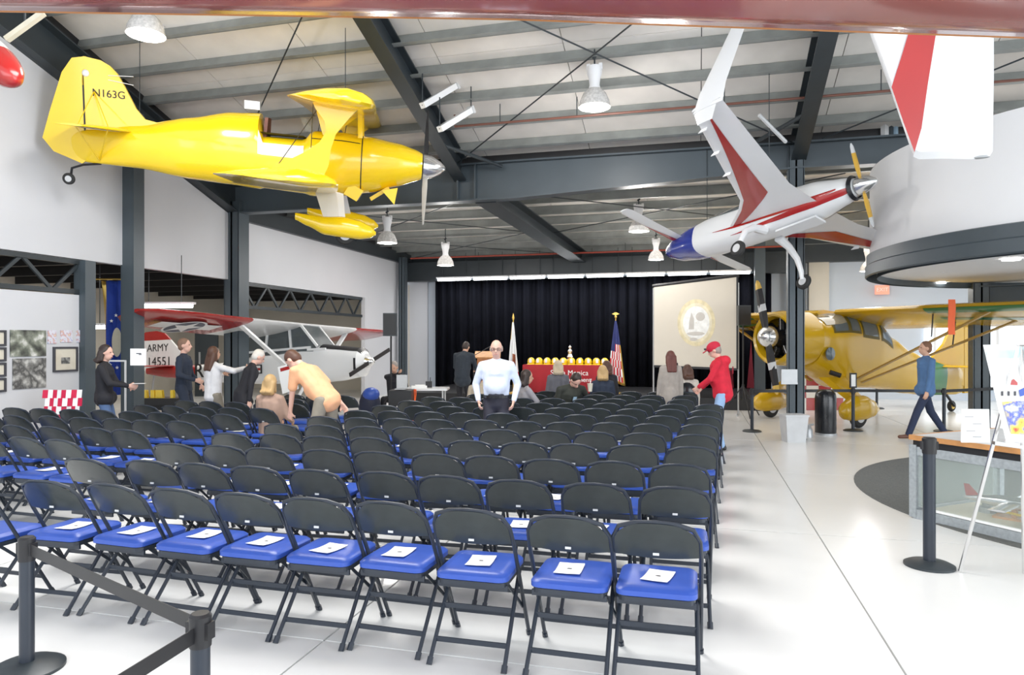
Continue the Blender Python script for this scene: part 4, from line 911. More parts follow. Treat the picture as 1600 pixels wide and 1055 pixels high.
text('lettering', 'N163G', .15, M['black'], bp, (-4.60, -.03, .60), (PI/2, 0, 0), .001)
kid(bp, 'tailwheel_fork', MB().tube([(-4.75, 0, -.40), (-5.0, 0, -.44), (-5.15, 0, -.50), (-5.18, .03, -.60)], .018, 6), M['black'], True)
wheel('tailwheel', bp, (-5.2, 0, -.66), .085, .05)
kid(bp, 'belly_scoop', MB().prism([(-.5, -.13, -.40), (-.5, .13, -.40), (-.78, .13, -.60), (-.78, -.13, -.60)], (-.03, 0, .05)).prism([(-.9, -.3, -.45), (-.9, .3, -.45), (-1.0, .3, -.62), (-1.0, -.3, -.62)], (-.2, 0, .1)), Y)
kid(bp, 'exhaust_deflector', MB().prism([(-.38, -.28, -.36), (-.62, -.32, -.42), (-.42, -.34, -.62)], (0, .2, 0)), Y)
kid(bp, 'sign_block', MB().box((-2.6, 0, .66), (.22, .12, .12)), M['pwhite'])
from mathutils import Matrix as _M
RB = bp.rotation_euler.to_matrix()
for nm, lp in (('a', (-1.2, -.6, .78)), ('b', (-1.2, .9, .78)), ('c', (-4.2, 0, .2))):
    wp = Vector(bp.location)+RB@Vector(lp); tag(MB().tube([wp, (wp.x, wp.y, P(wp.y)+.05)], .006, 5).build('suspension_cable', M['steel']), {'a': 'thin cable holding the near side of the yellow biplane upper wing', 'b': 'thin cable holding the far side of the yellow biplane upper wing', 'c': 'thin cable holding the tail of the yellow biplane'}[nm], 'cable')

# ================================================================== WHITE, RED AND BLUE CANARD AIRCRAFT
ez = thing('canard_aircraft', 'white canard aircraft with red stripes and blue nose hanging tilted from the roof', 'aircraft', (-.542, 13.435, 3.329))
ez.rotation_euler = (.28, .114, 2.389); ez.scale = (.781,)*3
PW = M['pwhite']
ES = [(0, -.05, .02, .02, .02, 2), (-.12, -.05, .17, .14, .12, 2.6), (-.45, -.04, .30, .25, .24, 2.8), (-.95, -.02, .37, .34, .32, 2.8), (-1.6, 0, .38, .44, .38, 2.6), (-2.3, 0, .36, .50, .38, 2.5), (-3.2, .04, .38, .46, .38, 2.4), (-4.0, .08, .36, .38, .34, 2.3), (-4.6, .12, .25, .24, .24, 2), (-4.8, .14, .17, .16, .16, 2)]
kid(ez, 'fuselage', body(MB(), ES, 28, 60), PW, True)
kid(ez, 'nose', body(MB(), ES, 28, 14, x0=0, x1=-1.15, off=.006), M['pblue'], True, label='dark blue nose')
kid(ez, 'canopy', body_patch(MB(), ES, -1.45, -3.0, lambda f: .55+.25*(2*f-1)**2, lambda f: PI-.55-.25*(2*f-1)**2, off=.012), M['glass'], True)
for sd in (-1, 1):
    cs = [((-.42, 0, .08), .36, .9, UP), ((-.50, sd*1.9, .10), .34, .9, UP), ((-.56, sd*2.0, .10), .24, .9, UP)]
    kid(ez, 'canard_wing', wing(MB(), cs), PW, True)
    kid(ez, 'canard_stripe', wing_patch(MB(), cs, .08, .32, lambda f: .08, lambda f: .5-.4*f, n=6), M['pred'])
    ws = [((-2.1, sd*.28, -.08), 2.1, .28, UP), ((-2.75, sd*.75, -.04), 1.42, .45, UP), ((-3.05, sd*1.05, -.02), 1.12, .6, UP), ((-4.28, sd*3.7, .10), .60, .8, UP)]
    wsb = ws[2:]
    kid(ez, 'main_wing', wing(MB(), ws), PW, True)
    kid(ez, 'wing_stripe', wing_patch(MB(), wsb, 0, .97, lambda f: .08+.34*f, lambda f: .58-.14*f, n=14), M['pred'], True)
    kid(ez, 'wing_stripe', wing_patch(MB(), ws[:3], .05, 1, lambda f: .04+.04*f, lambda f: .12+.46*f, n=12), M['pred'], True)
    for k in range(3):
        q = wing_pt(wsb, .35+.24*k, .03); kid(ez, 'vortilon', MB().prism([q, q+Vector((.07, 0, -.05)), q+Vector((-.1, 0, -.06)), q+Vector((-.12, 0, 0))], (0, .015, 0)), PW)
    # winglet, upper and lower
    wl = [((-4.28, sd*3.66, .05), .62, .55, (0, sd, 0)), ((-4.45, sd*3.74, .3), .55, .55, (0, sd, 0)), ((-5.15, sd*3.86, 1.22), .30, .55, (0, sd, 0))]
    kid(ez, 'winglet', wing(MB(), wl), PW, True)
    kid(ez, 'winglet', wing(MB(), [((-4.28, sd*3.66, .12), .5, .55, (0, sd, 0)), ((-4.42, sd*3.66, -.2), .3, .55, (0, sd, 0))]), PW, True)
    gl = [(-3.0, sd*.22, -.32), (-3.0, sd*.55, -.40), (-3.03, sd*.80, -.58), (-3.06, sd*.92, -.82), (-3.08, sd*.95, -1.0)]
    kid(ez, 'gear_leg', MB().tube(gl, [.10, .075, .06, .05, .04], 10), PW, True)
    wheel('wheel', ez, (-3.08, sd*1.0, -1.03), .16, .10, hub=M['lightgrey'])
    kid(ez, 'body_stripe', body_patch(MB(), ES, -1.75, -4.55, lambda f: (-.15 if sd > 0 else PI+.15)-sd*.02, lambda f: (-.15 if sd > 0 else PI+.15)-sd*(.04+.42*f*(1-max(0,f-.8)*4)), n=24), M['pred'], True)
    kid(ez, 'body_stripe', body_patch(MB(), ES, -2.2, -4.75, lambda f: (-.62 if sd > 0 else PI+.62)-sd*.02+sd*.3*f, lambda f: (-.62 if sd > 0 else PI+.62)-sd*.52*f+sd*.3*f-sd*.04, n=24), M['pred'], True)
kid(ez, 'air_scoop', MB().prism([(-3.2, -.14, -.34), (-3.2, .14, -.34), (-4.1, .16, -.28), (-4.1, -.16, -.28)], (0, 0, -.04)), PW)
kid(ez, 'nose_gear_door', MB().box((-.9, 0, -.27), (.5, .06, .03)), M['lightgrey'])
kid(ez, 'spinner', MB().lathe([(.17, 0), (.165, .06), (.12, .22), (.05, .33), (.001, .36)], (-4.84, 0, .14), 20, axis=(-1, 0, 0)), M['silver'], True)
for a in (.55, .55+PI):
    u = Vector((0, math.sin(a), math.cos(a))); tt = Vector((0, math.cos(a), -math.sin(a)))
    def br(qs):
        return MB().loft([[Vector((-4.9, 0, .14))+u*q-tt*wd, Vector((-4.9, 0, .14))+u*q+Vector((.015, 0, 0)), Vector((-4.9, 0, .14))+u*q+tt*wd, Vector((-4.9, 0, .14))+u*q-Vector((.015, 0, 0))] for q, wd in qs])
    b_ = kid(ez, 'propeller_blade', br(((.12, .05), (.35, .085), (.6, .075))), mat('prop_ochre', (.62, .36, .04), .35), label='ochre propeller blade')
    kid(b_, 'blade_tip', br(((.6, .074), (.72, .06), (.78, .02))), M['lightgrey'])
kid(ez, 'cowl_ring', MB().lathe([(.2, 0), (.24, .04), (.2, .1)], (-4.7, 0, .13), 20, axis=(-1, 0, 0), cap=False), M['blackgl'], True)
RE = ez.rotation_euler.to_matrix()
for nm, lp in (('front', (-1.2, 0, .3)), ('rear', (-3.6, .9, .1))):
    wp = Vector(ez.location)+RE@(Vector(lp)*.781); top = (P(wp.y) if wp.y < YG else PF(wp.y))
    tag(MB().tube([wp, (wp.x, wp.y, top)], .006, 5).build('suspension_cable', M['steel']), 'thin %s cable holding the striped canard aircraft' % nm, 'cable')

# ================================================================== HIGH WING ARMY AIRCRAFT
cs_ = thing('army_aircraft', 'white high wing army aircraft with red outer wings and red tail, number 551', 'aircraft', (-8.96, 14.24, 1.142))
cs_.rotation_euler = (-.032, -.042, -.073); cs_.scale = (.85,)*3
CS_ = [(2.32, 0, .2, .22, .25, 2.2), (2.2, 0, .36, .36, .38, 2.6), (1.5, 0, .40, .44, .48, 3), (1.1, 0, .42, .50, .50, 3), (.6, 0, .42, .50, .52, 3.2), (-.9, 0, .40, .42, .50, 3), (-1.3, -.02, .36, .20, .46, 2.6), (-2.6, -.05, .24, .15, .36, 2.4), (-4.2, -.04, .11, .12, .20, 2.2), (-5.0, -.02, .04, .08, .10, 2)]
kid(cs_, 'fuselage', body(MB(), CS_, 26, 60), PW, True)
kid(cs_, 'tail_section', body(MB(), CS_, 26, 24, x0=-3.0, x1=-4.98, off=.006), M['pred'], True, label='red rear fuselage')
kid(cs_, 'glare_panel', body_patch(MB(), CS_, 2.28, 1.12, lambda f: .75, lambda f: PI-.75, n=14), M['black'], True, label='black panel on top of the nose')
kid(cs_, 'spinner', MB().lathe([(.16, 0), (.12, .12), (.05, .2), (.001, .22)], (2.32, 0, 0), 18, axis=(1, 0, 0)), M['silver'], True)
for a in (1.25, 1.25+PI):
    u = Vector((0, math.sin(a), math.cos(a))); kid(cs_, 'propeller_blade', MB().bar(Vector((2.42, 0, 0))+u*.1, Vector((2.42, 0, 0))+u*1.05, .03, .10, up=(0, math.cos(a), -math.sin(a))), M['black'])
# cabin: glass box with frames
cab = [(1.1, .46), (.62, 1.0), (-1.0, .92), (-1.45, .2)]
gl = MB()
for yy in (-.385, .385): gl.prism([(x, yy, z) for x, z in cab]+[(-1.0, yy, .25), (.9, yy, .25)], (0, .008, 0))
gl.prism([(1.1, -.38, .46), (1.1, .38, .46), (.62, .38, 1.0), (.62, -.38, 1.0)], (.006, 0, .006)).prism([(-1.0, -.36, .90), (-1.0, .36, .90), (-1.45, .3, .2), (-1.45, -.3, .2)], (-.006, 0, .006))
kid(cs_, 'cabin_glass', gl, mat('cabin_glass', (.12, .14, .15), .08, noise=.1, alpha=.72, coat=.4))
for yy in (-.40, .40):
    for a_, b_ in (((1.1, .44), (.62, 1.0)), ((.3, .4), (.25, 1.0)), ((-.5, .4), (-.42, .95)), ((-1.0, .92), (-1.5, .18)), ((1.35, .36), (.8, .36)), ((-1.45, .34), (.9, .42))):
        kid(cs_, 'cabin_frame', MB().bar((a_[0], yy, a_[1]), (b_[0], yy, b_[1]), .05, .06), PW)
kid(cs_, 'cabin_roof', MB().box((-.2, 0, 1.0), (1.5, .8, .06)), PW)
# wing
INC = (.98, 0, .19)
for sd in (-1, 1):
    ws = [((.65, 0, 1.02), 1.5, .8, UP), ((.65, sd*2.3, 1.03), 1.45, .8, UP)]
    wo = [((.655, sd*2.28, 1.03), 1.46, .82, UP), ((.62, sd*3.8, 1.05), 1.35, .82, UP), ((.50, sd*4.8, 1.07), 1.12, .8, UP), ((.2, sd*5.1, 1.08), .6, .8, UP)]
    kid(cs_, 'inner_wing', wing(MB(), ws, fwd=INC), PW, True)
    kid(cs_, 'outer_wing', wing(MB(), wo, fwd=INC), M['pred'], True, label='red outer wing')
    kid(cs_, 'wing_strut', MB().bar((.55, sd*.38, -.38), (.25, sd*2.35, .98), .05, .13, up=(1, 0, 0)), PW)
    if sd < 0:
        zc = .965
        def fl_(pts, m_, dz, nm='roundel'): return kid(cs_, nm, MB().prism([(x, y, zc-dz+(x-.65)*.195) for x, y in pts], (0, 0, -.002)), m_)
        cx, cyy = -.08, -3.65; r_ = .42
        fl_([(cx+.62*r_, cyy-2.1*r_), (cx-.3*r_, cyy-2.1*r_), (cx-.3*r_, cyy+2.1*r_), (cx+.62*r_, cyy+2.1*r_)], PW, 0)
        fl_([(cx+1.12*r_*math.cos(a), cyy+1.12*r_*math.sin(a)) for a in [2*PI*k/28 for k in range(28)]], PW, .004)
        fl_([(cx+r_*math.cos(a), cyy+r_*math.sin(a)) for a in [2*PI*k/28 for k in range(28)]], mat('insignia_navy', (.02, .03, .07), .4), .008)
        fl_([(cx+(r_ if k % 2 == 0 else r_*.4)*math.cos(PI*k/5), cyy+(r_ if k % 2 == 0 else r_*.4)*math.sin(PI*k/5)) for k in range(10)], PW, .012, 'star')
    kid(cs_, 'gear_leg', MB().tube([(.75, sd*.35, -.42), (.72, sd*.95, -1.12)], [.05, .035], 8), PW)
    wheel('wheel', cs_, (.72, sd*1.02, -1.11), .235, .15)
    kid(cs_, 'tailplane', wing(MB(), [((-3.9, sd*.05, .08), .95, .45, UP), ((-4.1, sd*1.45, .08), .6, .45, UP)]), M['pred'], True)
kid(cs_, 'fin', plate(MB(), [(-2.9, -.05), (-3.4, .12), (-3.85, .62), (-4.1, .86), (-5.25, .86), (-5.38, .1), (-5.3, -.02)], .05), PW)
kid(cs_, 'fin_cap', plate(MB(), [(-4.08, .85), (-4.3, 1.04), (-4.6, 1.12), (-5.0, 1.1), (-5.24, .98), (-5.26, .85)], .055), M['pred'], label='bright red fin cap')
text('lettering', 'ARMY', .30, M['black'], cs_, (-4.55, -.032, .62), (PI/2, 0, 0), .001); text('lettering', '14551', .36, M['black'], cs_, (-4.50, -.032, .22), (PI/2, 0, 0), .001)
text('lettering', 'ARMY', .55, M['black'], cs_, (-2.55, -.375, -.1), (PI/2, 0, 0), .012)
wheel('tailwheel', cs_, (-4.9, 0, -1.24), .10, .06); kid(cs_, 'tailwheel_fork', MB().tube([(-4.7, 0, -.1), (-4.9, 0, -1.15)], .03, 6), M['greymetal'])
ins = [MB().prism([(-1.62, -.41, -.22), (-.62, -.41, -.22), (-.62, -.41, .02), (-1.62, -.41, .02)], (0, -.01, 0)), MB().prism([(-1.58, -.421, -.19), (-.66, -.421, -.19), (-.66, -.421, -.01), (-1.58, -.421, -.01)], (0, -.004, 0)),
       MB().prism([(-1.58, -.426, -.13), (-.66, -.426, -.13), (-.66, -.426, -.07), (-1.58, -.426, -.07)], (0, -.004, 0)), MB().lathe([(.2, 0), (.2, .01)], (-1.12, -.42, -.10), 24, axis=(0, -1, 0))]
for mb, m_ in zip(ins, (M['black'], PW, M['pred'], mat('insignia_navy', (.02, .03, .07)))): kid(cs_, 'insignia', mb, m_)
kid(cs_, 'star', MB().prism([(-1.12+(.19 if k % 2 == 0 else .075)*math.sin(PI*k/5), -.432, -.10+(.19 if k % 2 == 0 else .075)*math.cos(PI*k/5)) for k in range(10)], (0, -.004, 0)), PW)
kid(cs_, 'exhaust_slot', MB().box((2.16, -.34, -.05), (.06, .05, .3)), M['black'])

# ================================================================== YELLOW CABIN PLANE
hp = thing('cabin_aircraft', 'yellow high wing cabin plane with radial engine parked at the right behind the column', 'aircraft', G(6.19, 14.55), math.radians(222.4))
Y2 = M['yellow2']
HS = [(1.15, 1.74, .50, .50, .52, 2), (.3, 1.72, .53, .52, .58, 2.1), (.1, 1.70, .50, .46, .66, 2.3), (-.3, 1.66, .50, .52, .82, 2.8), (-.55, 1.6, .51, .66, .90, 3), (-1.6, 1.5, .48, .70, .84, 3), (-2.3, 1.32, .40, .46, .72, 2.6), (-3.0, 1.15, .32, .34, .66, 2.4), (-3.8, 1.02, .22, .24, .60, 2.3), (-5.0, .92, .08, .18, .52, 2), (-5.3, .9, .03, .12, .46, 2)]
kid(hp, 'fuselage', body(MB(), HS, 30, 70, x0=.28), Y2, True)
kid(hp, 'cowling', MB().lathe([(.40, .98), (.44, 1.12), (.48, 1.15), (.53, 1.10), (.555, .9), (.56, .3), (.52, .28), (.50, .3), (.50, .95)], (0, 0, 1.73), 36, axis=(1, 0, 0), cap=False), Y2, True)
eng = kid(hp, 'engine', MB().lathe([(.49, .45), (.49, .5), (.01, .52)], (0, 0, 1.73), 30, axis=(1, 0, 0)).lathe([(.2, .5), (.18, 1.0), (.1, 1.15), (.02, 1.16)], (0, 0, 1.73), 20, axis=(1, 0, 0)), M['blackgl'], True)
for k in range(7):
    a = 2*PI*k/7; u = Vector((0, math.sin(a), math.cos(a))); c0 = Vector((.85, 0, 1.73))
    mb = MB().tube([c0+u*.16, c0+u*.42], .07, 10)
    for q in (.22, .28, .34, .40): mb.lathe([(.085, -.008), (.085, .008)], c0+u*q, 12, axis=u)
    kid(eng, 'engine_cylinder', mb, M['black'])
    kid(eng, 'push_rod', MB().tube([c0+u*.15+Vector((.08, .03, 0)), c0+u*.40+Vector((.09, .03, 0))], .012, 5), M['silver'])
kid(hp, 'spinner', MB().lathe([(.215, 0), (.215, .05), (.19, .14), (.12, .22), (.04, .26), (.001, .262)], (1.2, 0, 1.76), 28, axis=(1, 0, 0)), M['silver'], True)
for a in (-.22, -.22+PI):
    u = Vector((0, math.sin(a), math.cos(a))); tt = Vector((0, math.cos(a), -math.sin(a))); c0 = Vector((1.28, 0, 1.76))
    def bl(qs, off=0): return MB().loft([[c0+u*q-tt*wd+Vector((off, 0, 0)), c0+u*q+Vector((.03, 0, 0)), c0+u*q+tt*wd, c0+u*q-Vector((.03, 0, 0))] for q, wd in qs])
    b_ = kid(hp, 'propeller_blade', bl(((.12, .07), (.4, .105), (.98, .085))), M['black'])
    kid(b_, 'blade_band', bl(((.52, .106), (.66, .102))), M['lightgrey']); kid(b_, 'blade_tip', bl(((.98, .085), (1.10, .062), (1.16, .02))), M['gold'])
# windows
gm = M['glass']
for sd in (1, -1):
    a0 = (lambda v: v) if sd > 0 else (lambda v: PI-v)
    def win(x0_, x1_, lo, hi, nm='window'):
        kid(hp, nm, body_patch(MB(), HS, x0_, x1_, lambda f: a0(lo), lambda f: a0(hi+.0*f), n=8, m=6, off=.010), gm, True)
        kid(hp, 'window_frame', body_patch(MB(), HS, x0_+.05, x1_-.05, lambda f: a0(lo-.07), lambda f: a0(hi+.07), n=8, m=6, off=.005), mat('frame_dark', (.12, .09, .01), .5), True)
    win(-.60, -.86, .30, .92); win(-1.00, -1.45, .22, .86); win(-1.62, -1.98, .20, .72); win(-.12, -.5, .30, .85, 'windshield_side')
    kid(hp, 'cowl_port', MB().lathe([(.13, 0), (.13, .02), (.01, .03)], (.10, sd*.52, 1.42), 20, axis=(0, sd, 0)), M['glass'])
    kid(hp, 'exhaust_pipe', MB().tube([(.0, sd*.44, 1.05), (-.16, sd*.56, .98)], .05, 10), M['black'])
    # wings and struts
    ws = [((-.42, sd*.2, 2.27), 1.75, .8, UP), ((-.42, sd*2.1, 2.28), 1.75, .8, UP)]
    wo = [((-.415, sd*2.08, 2.28), 1.76, .81, UP), ((-.46, sd*4.6, 2.27), 1.55, .8, UP), ((-.6, sd*5.2, 2.27), 1.2, .8, UP)]
    kid(hp, 'wing', wing(MB(), ws, fwd=INC), Y2, True); kid(hp, 'outer_wing', wing(MB(), wo, fwd=INC), Y2, True)
    kid(hp, 'leading_edge_trim', wing_patch(MB(), wo, 0, .98, lambda f: .0, lambda f: .10+.1*f, n=14, off=.008, fwd=INC), M['green'], True, label='dark green leading edge panel')
    kid(hp, 'wing_chevron', wing_patch(MB(), wo, .0, .55, lambda f: .30+.3*f, lambda f: .42+.36*f, n=10, fwd=INC), M['green'], True)
    kid(hp, 'wing_lettering_panel', wing_patch(MB(), wo, .25, .4, lambda f: .55, lambda f: .8, n=4, fwd=INC), PW)
    for xr, xw in ((-.55, -.7), (-.95, -1.5)): kid(hp, 'wing_strut', MB().bar((xr, sd*.46, .82), (xw, sd*3.1, 2.24+(xw+.42)*.19), .03, .09, up=(1, 0, 0)), mat('strut_brown', (.35, .2, .03), .4))
    kid(hp, 'jury_strut', MB().tube([(-.65, sd*2.1, 1.75), (-.7, sd*2.1, 2.2)], .012, 6), M['black']); kid(hp, 'jury_strut', MB().tube([(-1.3, sd*2.1, 1.55), (-1.4, sd*2.1, 2.08)], .012, 6), M['black'])
    # gear
    kid(hp, 'gear_leg', MB().loft([[(.30, sd*.40, .95), (.1, sd*.46, .95), (-.45, sd*.44, .95), (.1, sd*.36, .9)], [(.2, sd*1.02, .50), (.05, sd*1.08, .5), (-.28, sd*1.04, .5), (.05, sd*.98, .5)]]), Y2)
    WP = [(.52, .33, .03, .03, .03, 2), (.42, .34, .12, .16, .16, 2), (.15, .37, .17, .25, .24, 2.2), (-.15, .38, .16, .24, .24, 2.2), (-.45, .36, .09, .15, .17, 2), (-.62, .33, .02, .04, .04, 2)]
    mb = body(MB(), WP, 20, 30); mb.v = [(x, y+sd*1.07, z) for x, y, z in mb.v]; kid(hp, 'wheel_fairing', mb, Y2, True)
    wheel('wheel', hp, (.0, sd*1.07, .215), .215, .13)
    kid(hp, 'tailplane', wing(MB(), [((-4.2, sd*.05, 1.08), .9, .45, UP), ((-4.35, sd*1.5, 1.08), .62, .45, UP)]), Y2, True)
    kid(hp, 'side_panel', body_patch(MB(), HS, -3.65, -4.45, lambda f: a0(-1.35), lambda f: a0(1.1-.5*f), n=8, off=.008), M['green'], True, label='green panel on the rear fuselage')
kid(hp, 'windshield', body_patch(MB(), HS, .08, -.5, lambda f: .62, lambda f: PI-.62, n=10, m=10, off=.012), mat('windshield_glass', (.32, .29, .22), .1, coat=.5), True)
kid(hp, 'fin', plate(MB(), [(-4.0, 1.25), (-4.5, 1.6), (-4.95, 2.2), (-5.15, 2.3), (-5.3, 2.3), (-5.3, .6), (-4.4, .8)], .07), Y2)
kid(hp, 'rudder', plate(MB(), [(-5.33, .42), (-5.33, 2.3), (-5.6, 2.24), (-5.82, 1.9), (-5.9, 1.2), (-5.8, .6), (-5.6, .42)], .06), Y2)
wheel('tailwheel', hp, (-4.85, 0, .13), .13, .08, hub=M['gold']); kid(hp, 'tailwheel_fork', MB().tube([(-4.6, 0, .45), (-4.85, .07, .13)], .03, 6), M['black'])
# streamer
p = W(1487, 468, 12.0)
tag(MB().loft([[p+Vector((-.05, .0, -.0-.12*i)) + Vector((.01*math.sin(i*1.3), 0, 0)), p+Vector((.06, .02, -.12*i))+Vector((.01*math.sin(i*1.3), 0, 0)), p+Vector((.06, .03, -.12*i)), p+Vector((-.05, .01, -.12*i))] for i in range(6)]).build('ribbon', M['orange']), 'bright orange warning ribbon hanging from the wing of the yellow cabin plane', 'ribbon')

# ================================================================== HANGING WING, UPPER RIGHT
d = 5.2
def HW(px, py, dd=0): return W(px, py, d+dd)
off = (W(1450, 100, d+.16)-W(1450, 100, d))
hw = thing('hanging_wing', 'big white aircraft wing with a slanting red stripe hanging at the upper right', 'wing', HW(1450, -60))
def rel(pts): return [p-Vector(hw.location) for p in pts]
out = [(1340, 0), (1357, 47), (1372, 88), (1391, 140), (1410, 195), (1427, 245), (1436, 249), (1470, 248), (1520, 249), (1545, 246), (1551, 236), (1553, 120), (1553, -90), (1320, -90)]
mb = MB(); cen = Vector((1465, 80))
r0 = rel([HW(x, y, .0+.0) for x, y in out]); 
def shr(k, dd): return rel([HW(cen.x+(x-cen.x)*k, (y if k < 1 and y < 0 else cen.y+(y-cen.y)*k), dd) for x, y in out])
mb.loft([shr(.80, -.09), shr(.93, -.07), shr(1.0, 0), shr(.93, .07), shr(.8, .09)])
kid(hw, 'wing_skin', mb, M['pwhite'], True)
kid(hw, 'red_stripe', MB().prism(rel([HW(x, y, -.105) for x, y in ((1428, -60), (1421, 47), (1408, 90), (1393, 136), (1412, 192), (1429, 238), (1440, 200), (1450, 130), (1463, 50), (1472, -60))]), off*.06), M['pred'])
kid(hw, 'tip_light', MB().ell(rel([HW(1528, 246)])[0], (.08, .03, .012)), M['greymetal'])
for x in (1370, 1530):
    p = HW(x, -80); tag(MB().tube([p, (p.x, p.y, P(p.y)+.05)], .008, 5).build('suspension_cable', M['steel']), 'steel cable holding the %s edge of the hanging white wing' % ('left' if x < 1400 else 'right'), 'cable')
# fitting before the dark roof stand-in at far right
p = W(1583, 165, 15); t = thing('cross_fitting', 'small dark cross shaped fitting against the grey sheet at the far right above the mezzanine', 'fitting', p)
kid(t, 'upright', MB().box((0, 0, 0), (.09, .09, .36)), M['brown']); kid(t, 'arm', MB().box((.02, 0, -.02), (.42, .04, .05)), M['black'])

# ================================================================== NEAR RED WING ACROSS THE TOP
rw = thing('red_wing', 'glossy dark red aircraft wing passing close overhead along the top of the photo', 'wing', (0, 0, 0))
e0, e1 = W(-420, 18, 2.9), W(2000, 80, 2.9)
dv = (e1-e0).normalized(); fw = Vector((dv.y, -dv.x, 0))        # towards the camera
ws = [(e0+Vector((0, 0, .03))-fw*.0, 1.25, .8, (0, 0, 1)), (W(800, 37, 2.9)+Vector((0, 0, .03)), 1.3, .8, (0, 0, 1)), (e1+Vector((0, 0, .03)), 1.25, .8, (0, 0, 1))]
kid(rw, 'wing_skin', wing(MB(), ws, fwd=-fw), M['dred'], True)
kid(rw, 'leading_edge_tape', MB().tube([e0+Vector((0, 0, .03)), W(800, 37, 2.9)+Vector((0, 0, .03)), e1+Vector((0, 0, .03))], .016, 8), mat('orange_edge', (.45, .18, .05), .4), True)
# red nosed tank, far left
tk = thing('wing_tip_tank', 'white wing tip tank with a dark red nose hanging at the top left edge', 'tank', W(5, 108, 7.0))
u = (W(39, 140, 6.8)-W(-40, 60, 7.2)).normalized()
kid(tk, 'tank_body', MB().lathe([(.02, -1.8), (.12, -1.5), (.17, -.9), (.18, -.3), (.175, -.14)], (0, 0, 0), 24, axis=u), M['pwhite'], True)
kid(tk, 'tank_nose', MB().lathe([(.178, -.14), (.17, -.02), (.14, .12), (.09, .22), (.03, .27), (.001, .275)], (0, 0, 0), 24, axis=u), M['pred'], True, label='dark red nose cone')
p = Vector(tk.location)-u*.8; kid(tk, 'hanging_strap', MB().tube([-u*.8, Vector((-u.x*.8, -u.y*.8, P(p.y)-p.z))], .012, 6), M['steel'])

# ================================================================== LEFT SIDE DISPLAYS
def framed(px0, py0, px1, py1, m, label, cat='photograph', frame=None, name='framed_photograph', th=.03):
    # things fixed to the partition plane x = X0
    def onwall(px, py):
        r = (px-800)/FPX; t_ = X0/(-SN+CS*r); return Vector((X0, (CS+SN*r)*t_, EYE+(HZ-py)/FPX*t_))
    a_, b_ = onwall(px0, py0), onwall(px1, py1); y0, y1 = a_.y, b_.y; zt_, zb_ = onwall((px0+px1)/2, py0).z, onwall((px0+px1)/2, py1).z
    t = thing(name, label, cat, (X0+.012, (y0+y1)/2, (zt_+zb_)/2)); wd, ht = abs(y1-y0), zt_-zb_
    if frame:
        mb = MB(); fwd_ = .03
        for s_ in (-1, 1): mb.box((th/2, s_*(wd/2-fwd_/2), 0), (th, fwd_, ht)).box((th/2, 0, s_*(ht/2-fwd_/2)), (th, wd-2*fwd_, fwd_))
        kid(t, 'frame', mb, frame); kid(t, 'print', MB().box((.008, 0, 0), (.01, wd-2*fwd_, ht-2*fwd_)), m)
    else: kid(t, 'print', MB().box((.008, 0, 0), (.014, wd, ht)), m)
    return t, wd, ht
bw = photo_mat('bw_photo', [(.02, .02, .02), (.10, .11, .09), (.25, .27, .22), (.7, .7, .68)], 7, 9)
bw2 = photo_mat('bw_photo_b', [(.6, .6, .58), (.25, .25, .24), (.06, .06, .06), (.4, .4, .38)], 8, 9)
colp = photo_mat('colour_print', [(.25, .3, .55), (.7, .7, .75), (.62, .62, .72), (.55, .3, .3), (.75, .7, .5)], 22)
old = photo_mat('old_print', [(.62, .58, .48), (.68, .64, .54), (.60, .55, .46)], 3)
framed(14, 516, 70, 557, bw, 'black and white photograph of a crowd, upper one of the pair on the white partition')
framed(18, 560, 70, 607, bw2, 'black and white photograph of a group, lower one of the pair on the white partition')
for i, (a_, b_) in enumerate(((73, 86), (93, 111), (118, 132))): framed(a_, 516, b_, 537 if i == 0 else 535, colp, '%s of three small colour prints in a row on the white partition' % ('leftmost', 'middle', 'rightmost')[i] if False else ['leftmost', 'middle', 'rightmost'][i]+' of three small colour prints in a row on the white partition', name='small_print')
t, wd, ht = framed(81, 542, 119, 581, old, 'framed old document with a wide cream mount on the white partition', 'picture', M['ink'], 'framed_document')
kid(t, 'engraving', MB().box((.016, 0, -.02), (.006, wd*.35, ht*.25)), bw2)
for i, (a_, b_) in enumerate(((516, 541), (543, 565), (567, 589), (591, 613))): framed(-14, a_, 7, b_, old, ['topmost', 'second', 'third', 'lowest'][i]+' small dark framed picture in the column at the left photo edge', 'picture', M['ink'], 'framed_picture')
# sign on the column
p = W(216, 558, 9.85); t = thing('paper_sign', 'white paper notice taped to the grey column at left', 'sign', p, YAW); kid(t, 'sheet', MB().box((0, 0, 0), (.22, .008, .235)), M['paper']); kid(t, 'printed_line', MB().box((.01, -.006, .05), (.07, .002, .012)).box((.03, -.006, .035), (.04, .002, .01)), M['ink'])
# red and white chequered pyramid of cloth
ck = checker('red_white_check', (.62, .01, .06), (.85, .85, .85), 5.6)
p = GX(96, 9.9); t = thing('chequered_marker', 'red and white chequered cloth marker standing before the white partition', 'marker', p, YAW+.1)
sq = .064; rws = 8
for r in range(rws):
    for c_ in range(8):
        mm = M['redcheck'] if 'redcheck' in M else mat('check_red', (.60, .008, .06), .6)
        x0_ = (c_-4)*sq*(1.0-.03*r)+.015*math.sin(r*1.9); z0_ = .98-(r+1)*.115
        pl_ = [(x0_, .02*math.sin(r+c_), z0_), (x0_+sq*.97, .02*math.sin(r+c_+1), z0_), (x0_+sq*.97+.01, .02*math.sin(r+c_+1), z0_+.115), (x0_+.01, .02*math.sin(r+c_), z0_+.115)]
        kid(t, 'cloth_square', MB().prism(pl_, (0, .012, 0)), mm if (r+c_) % 2 == 0 else M['paper'])
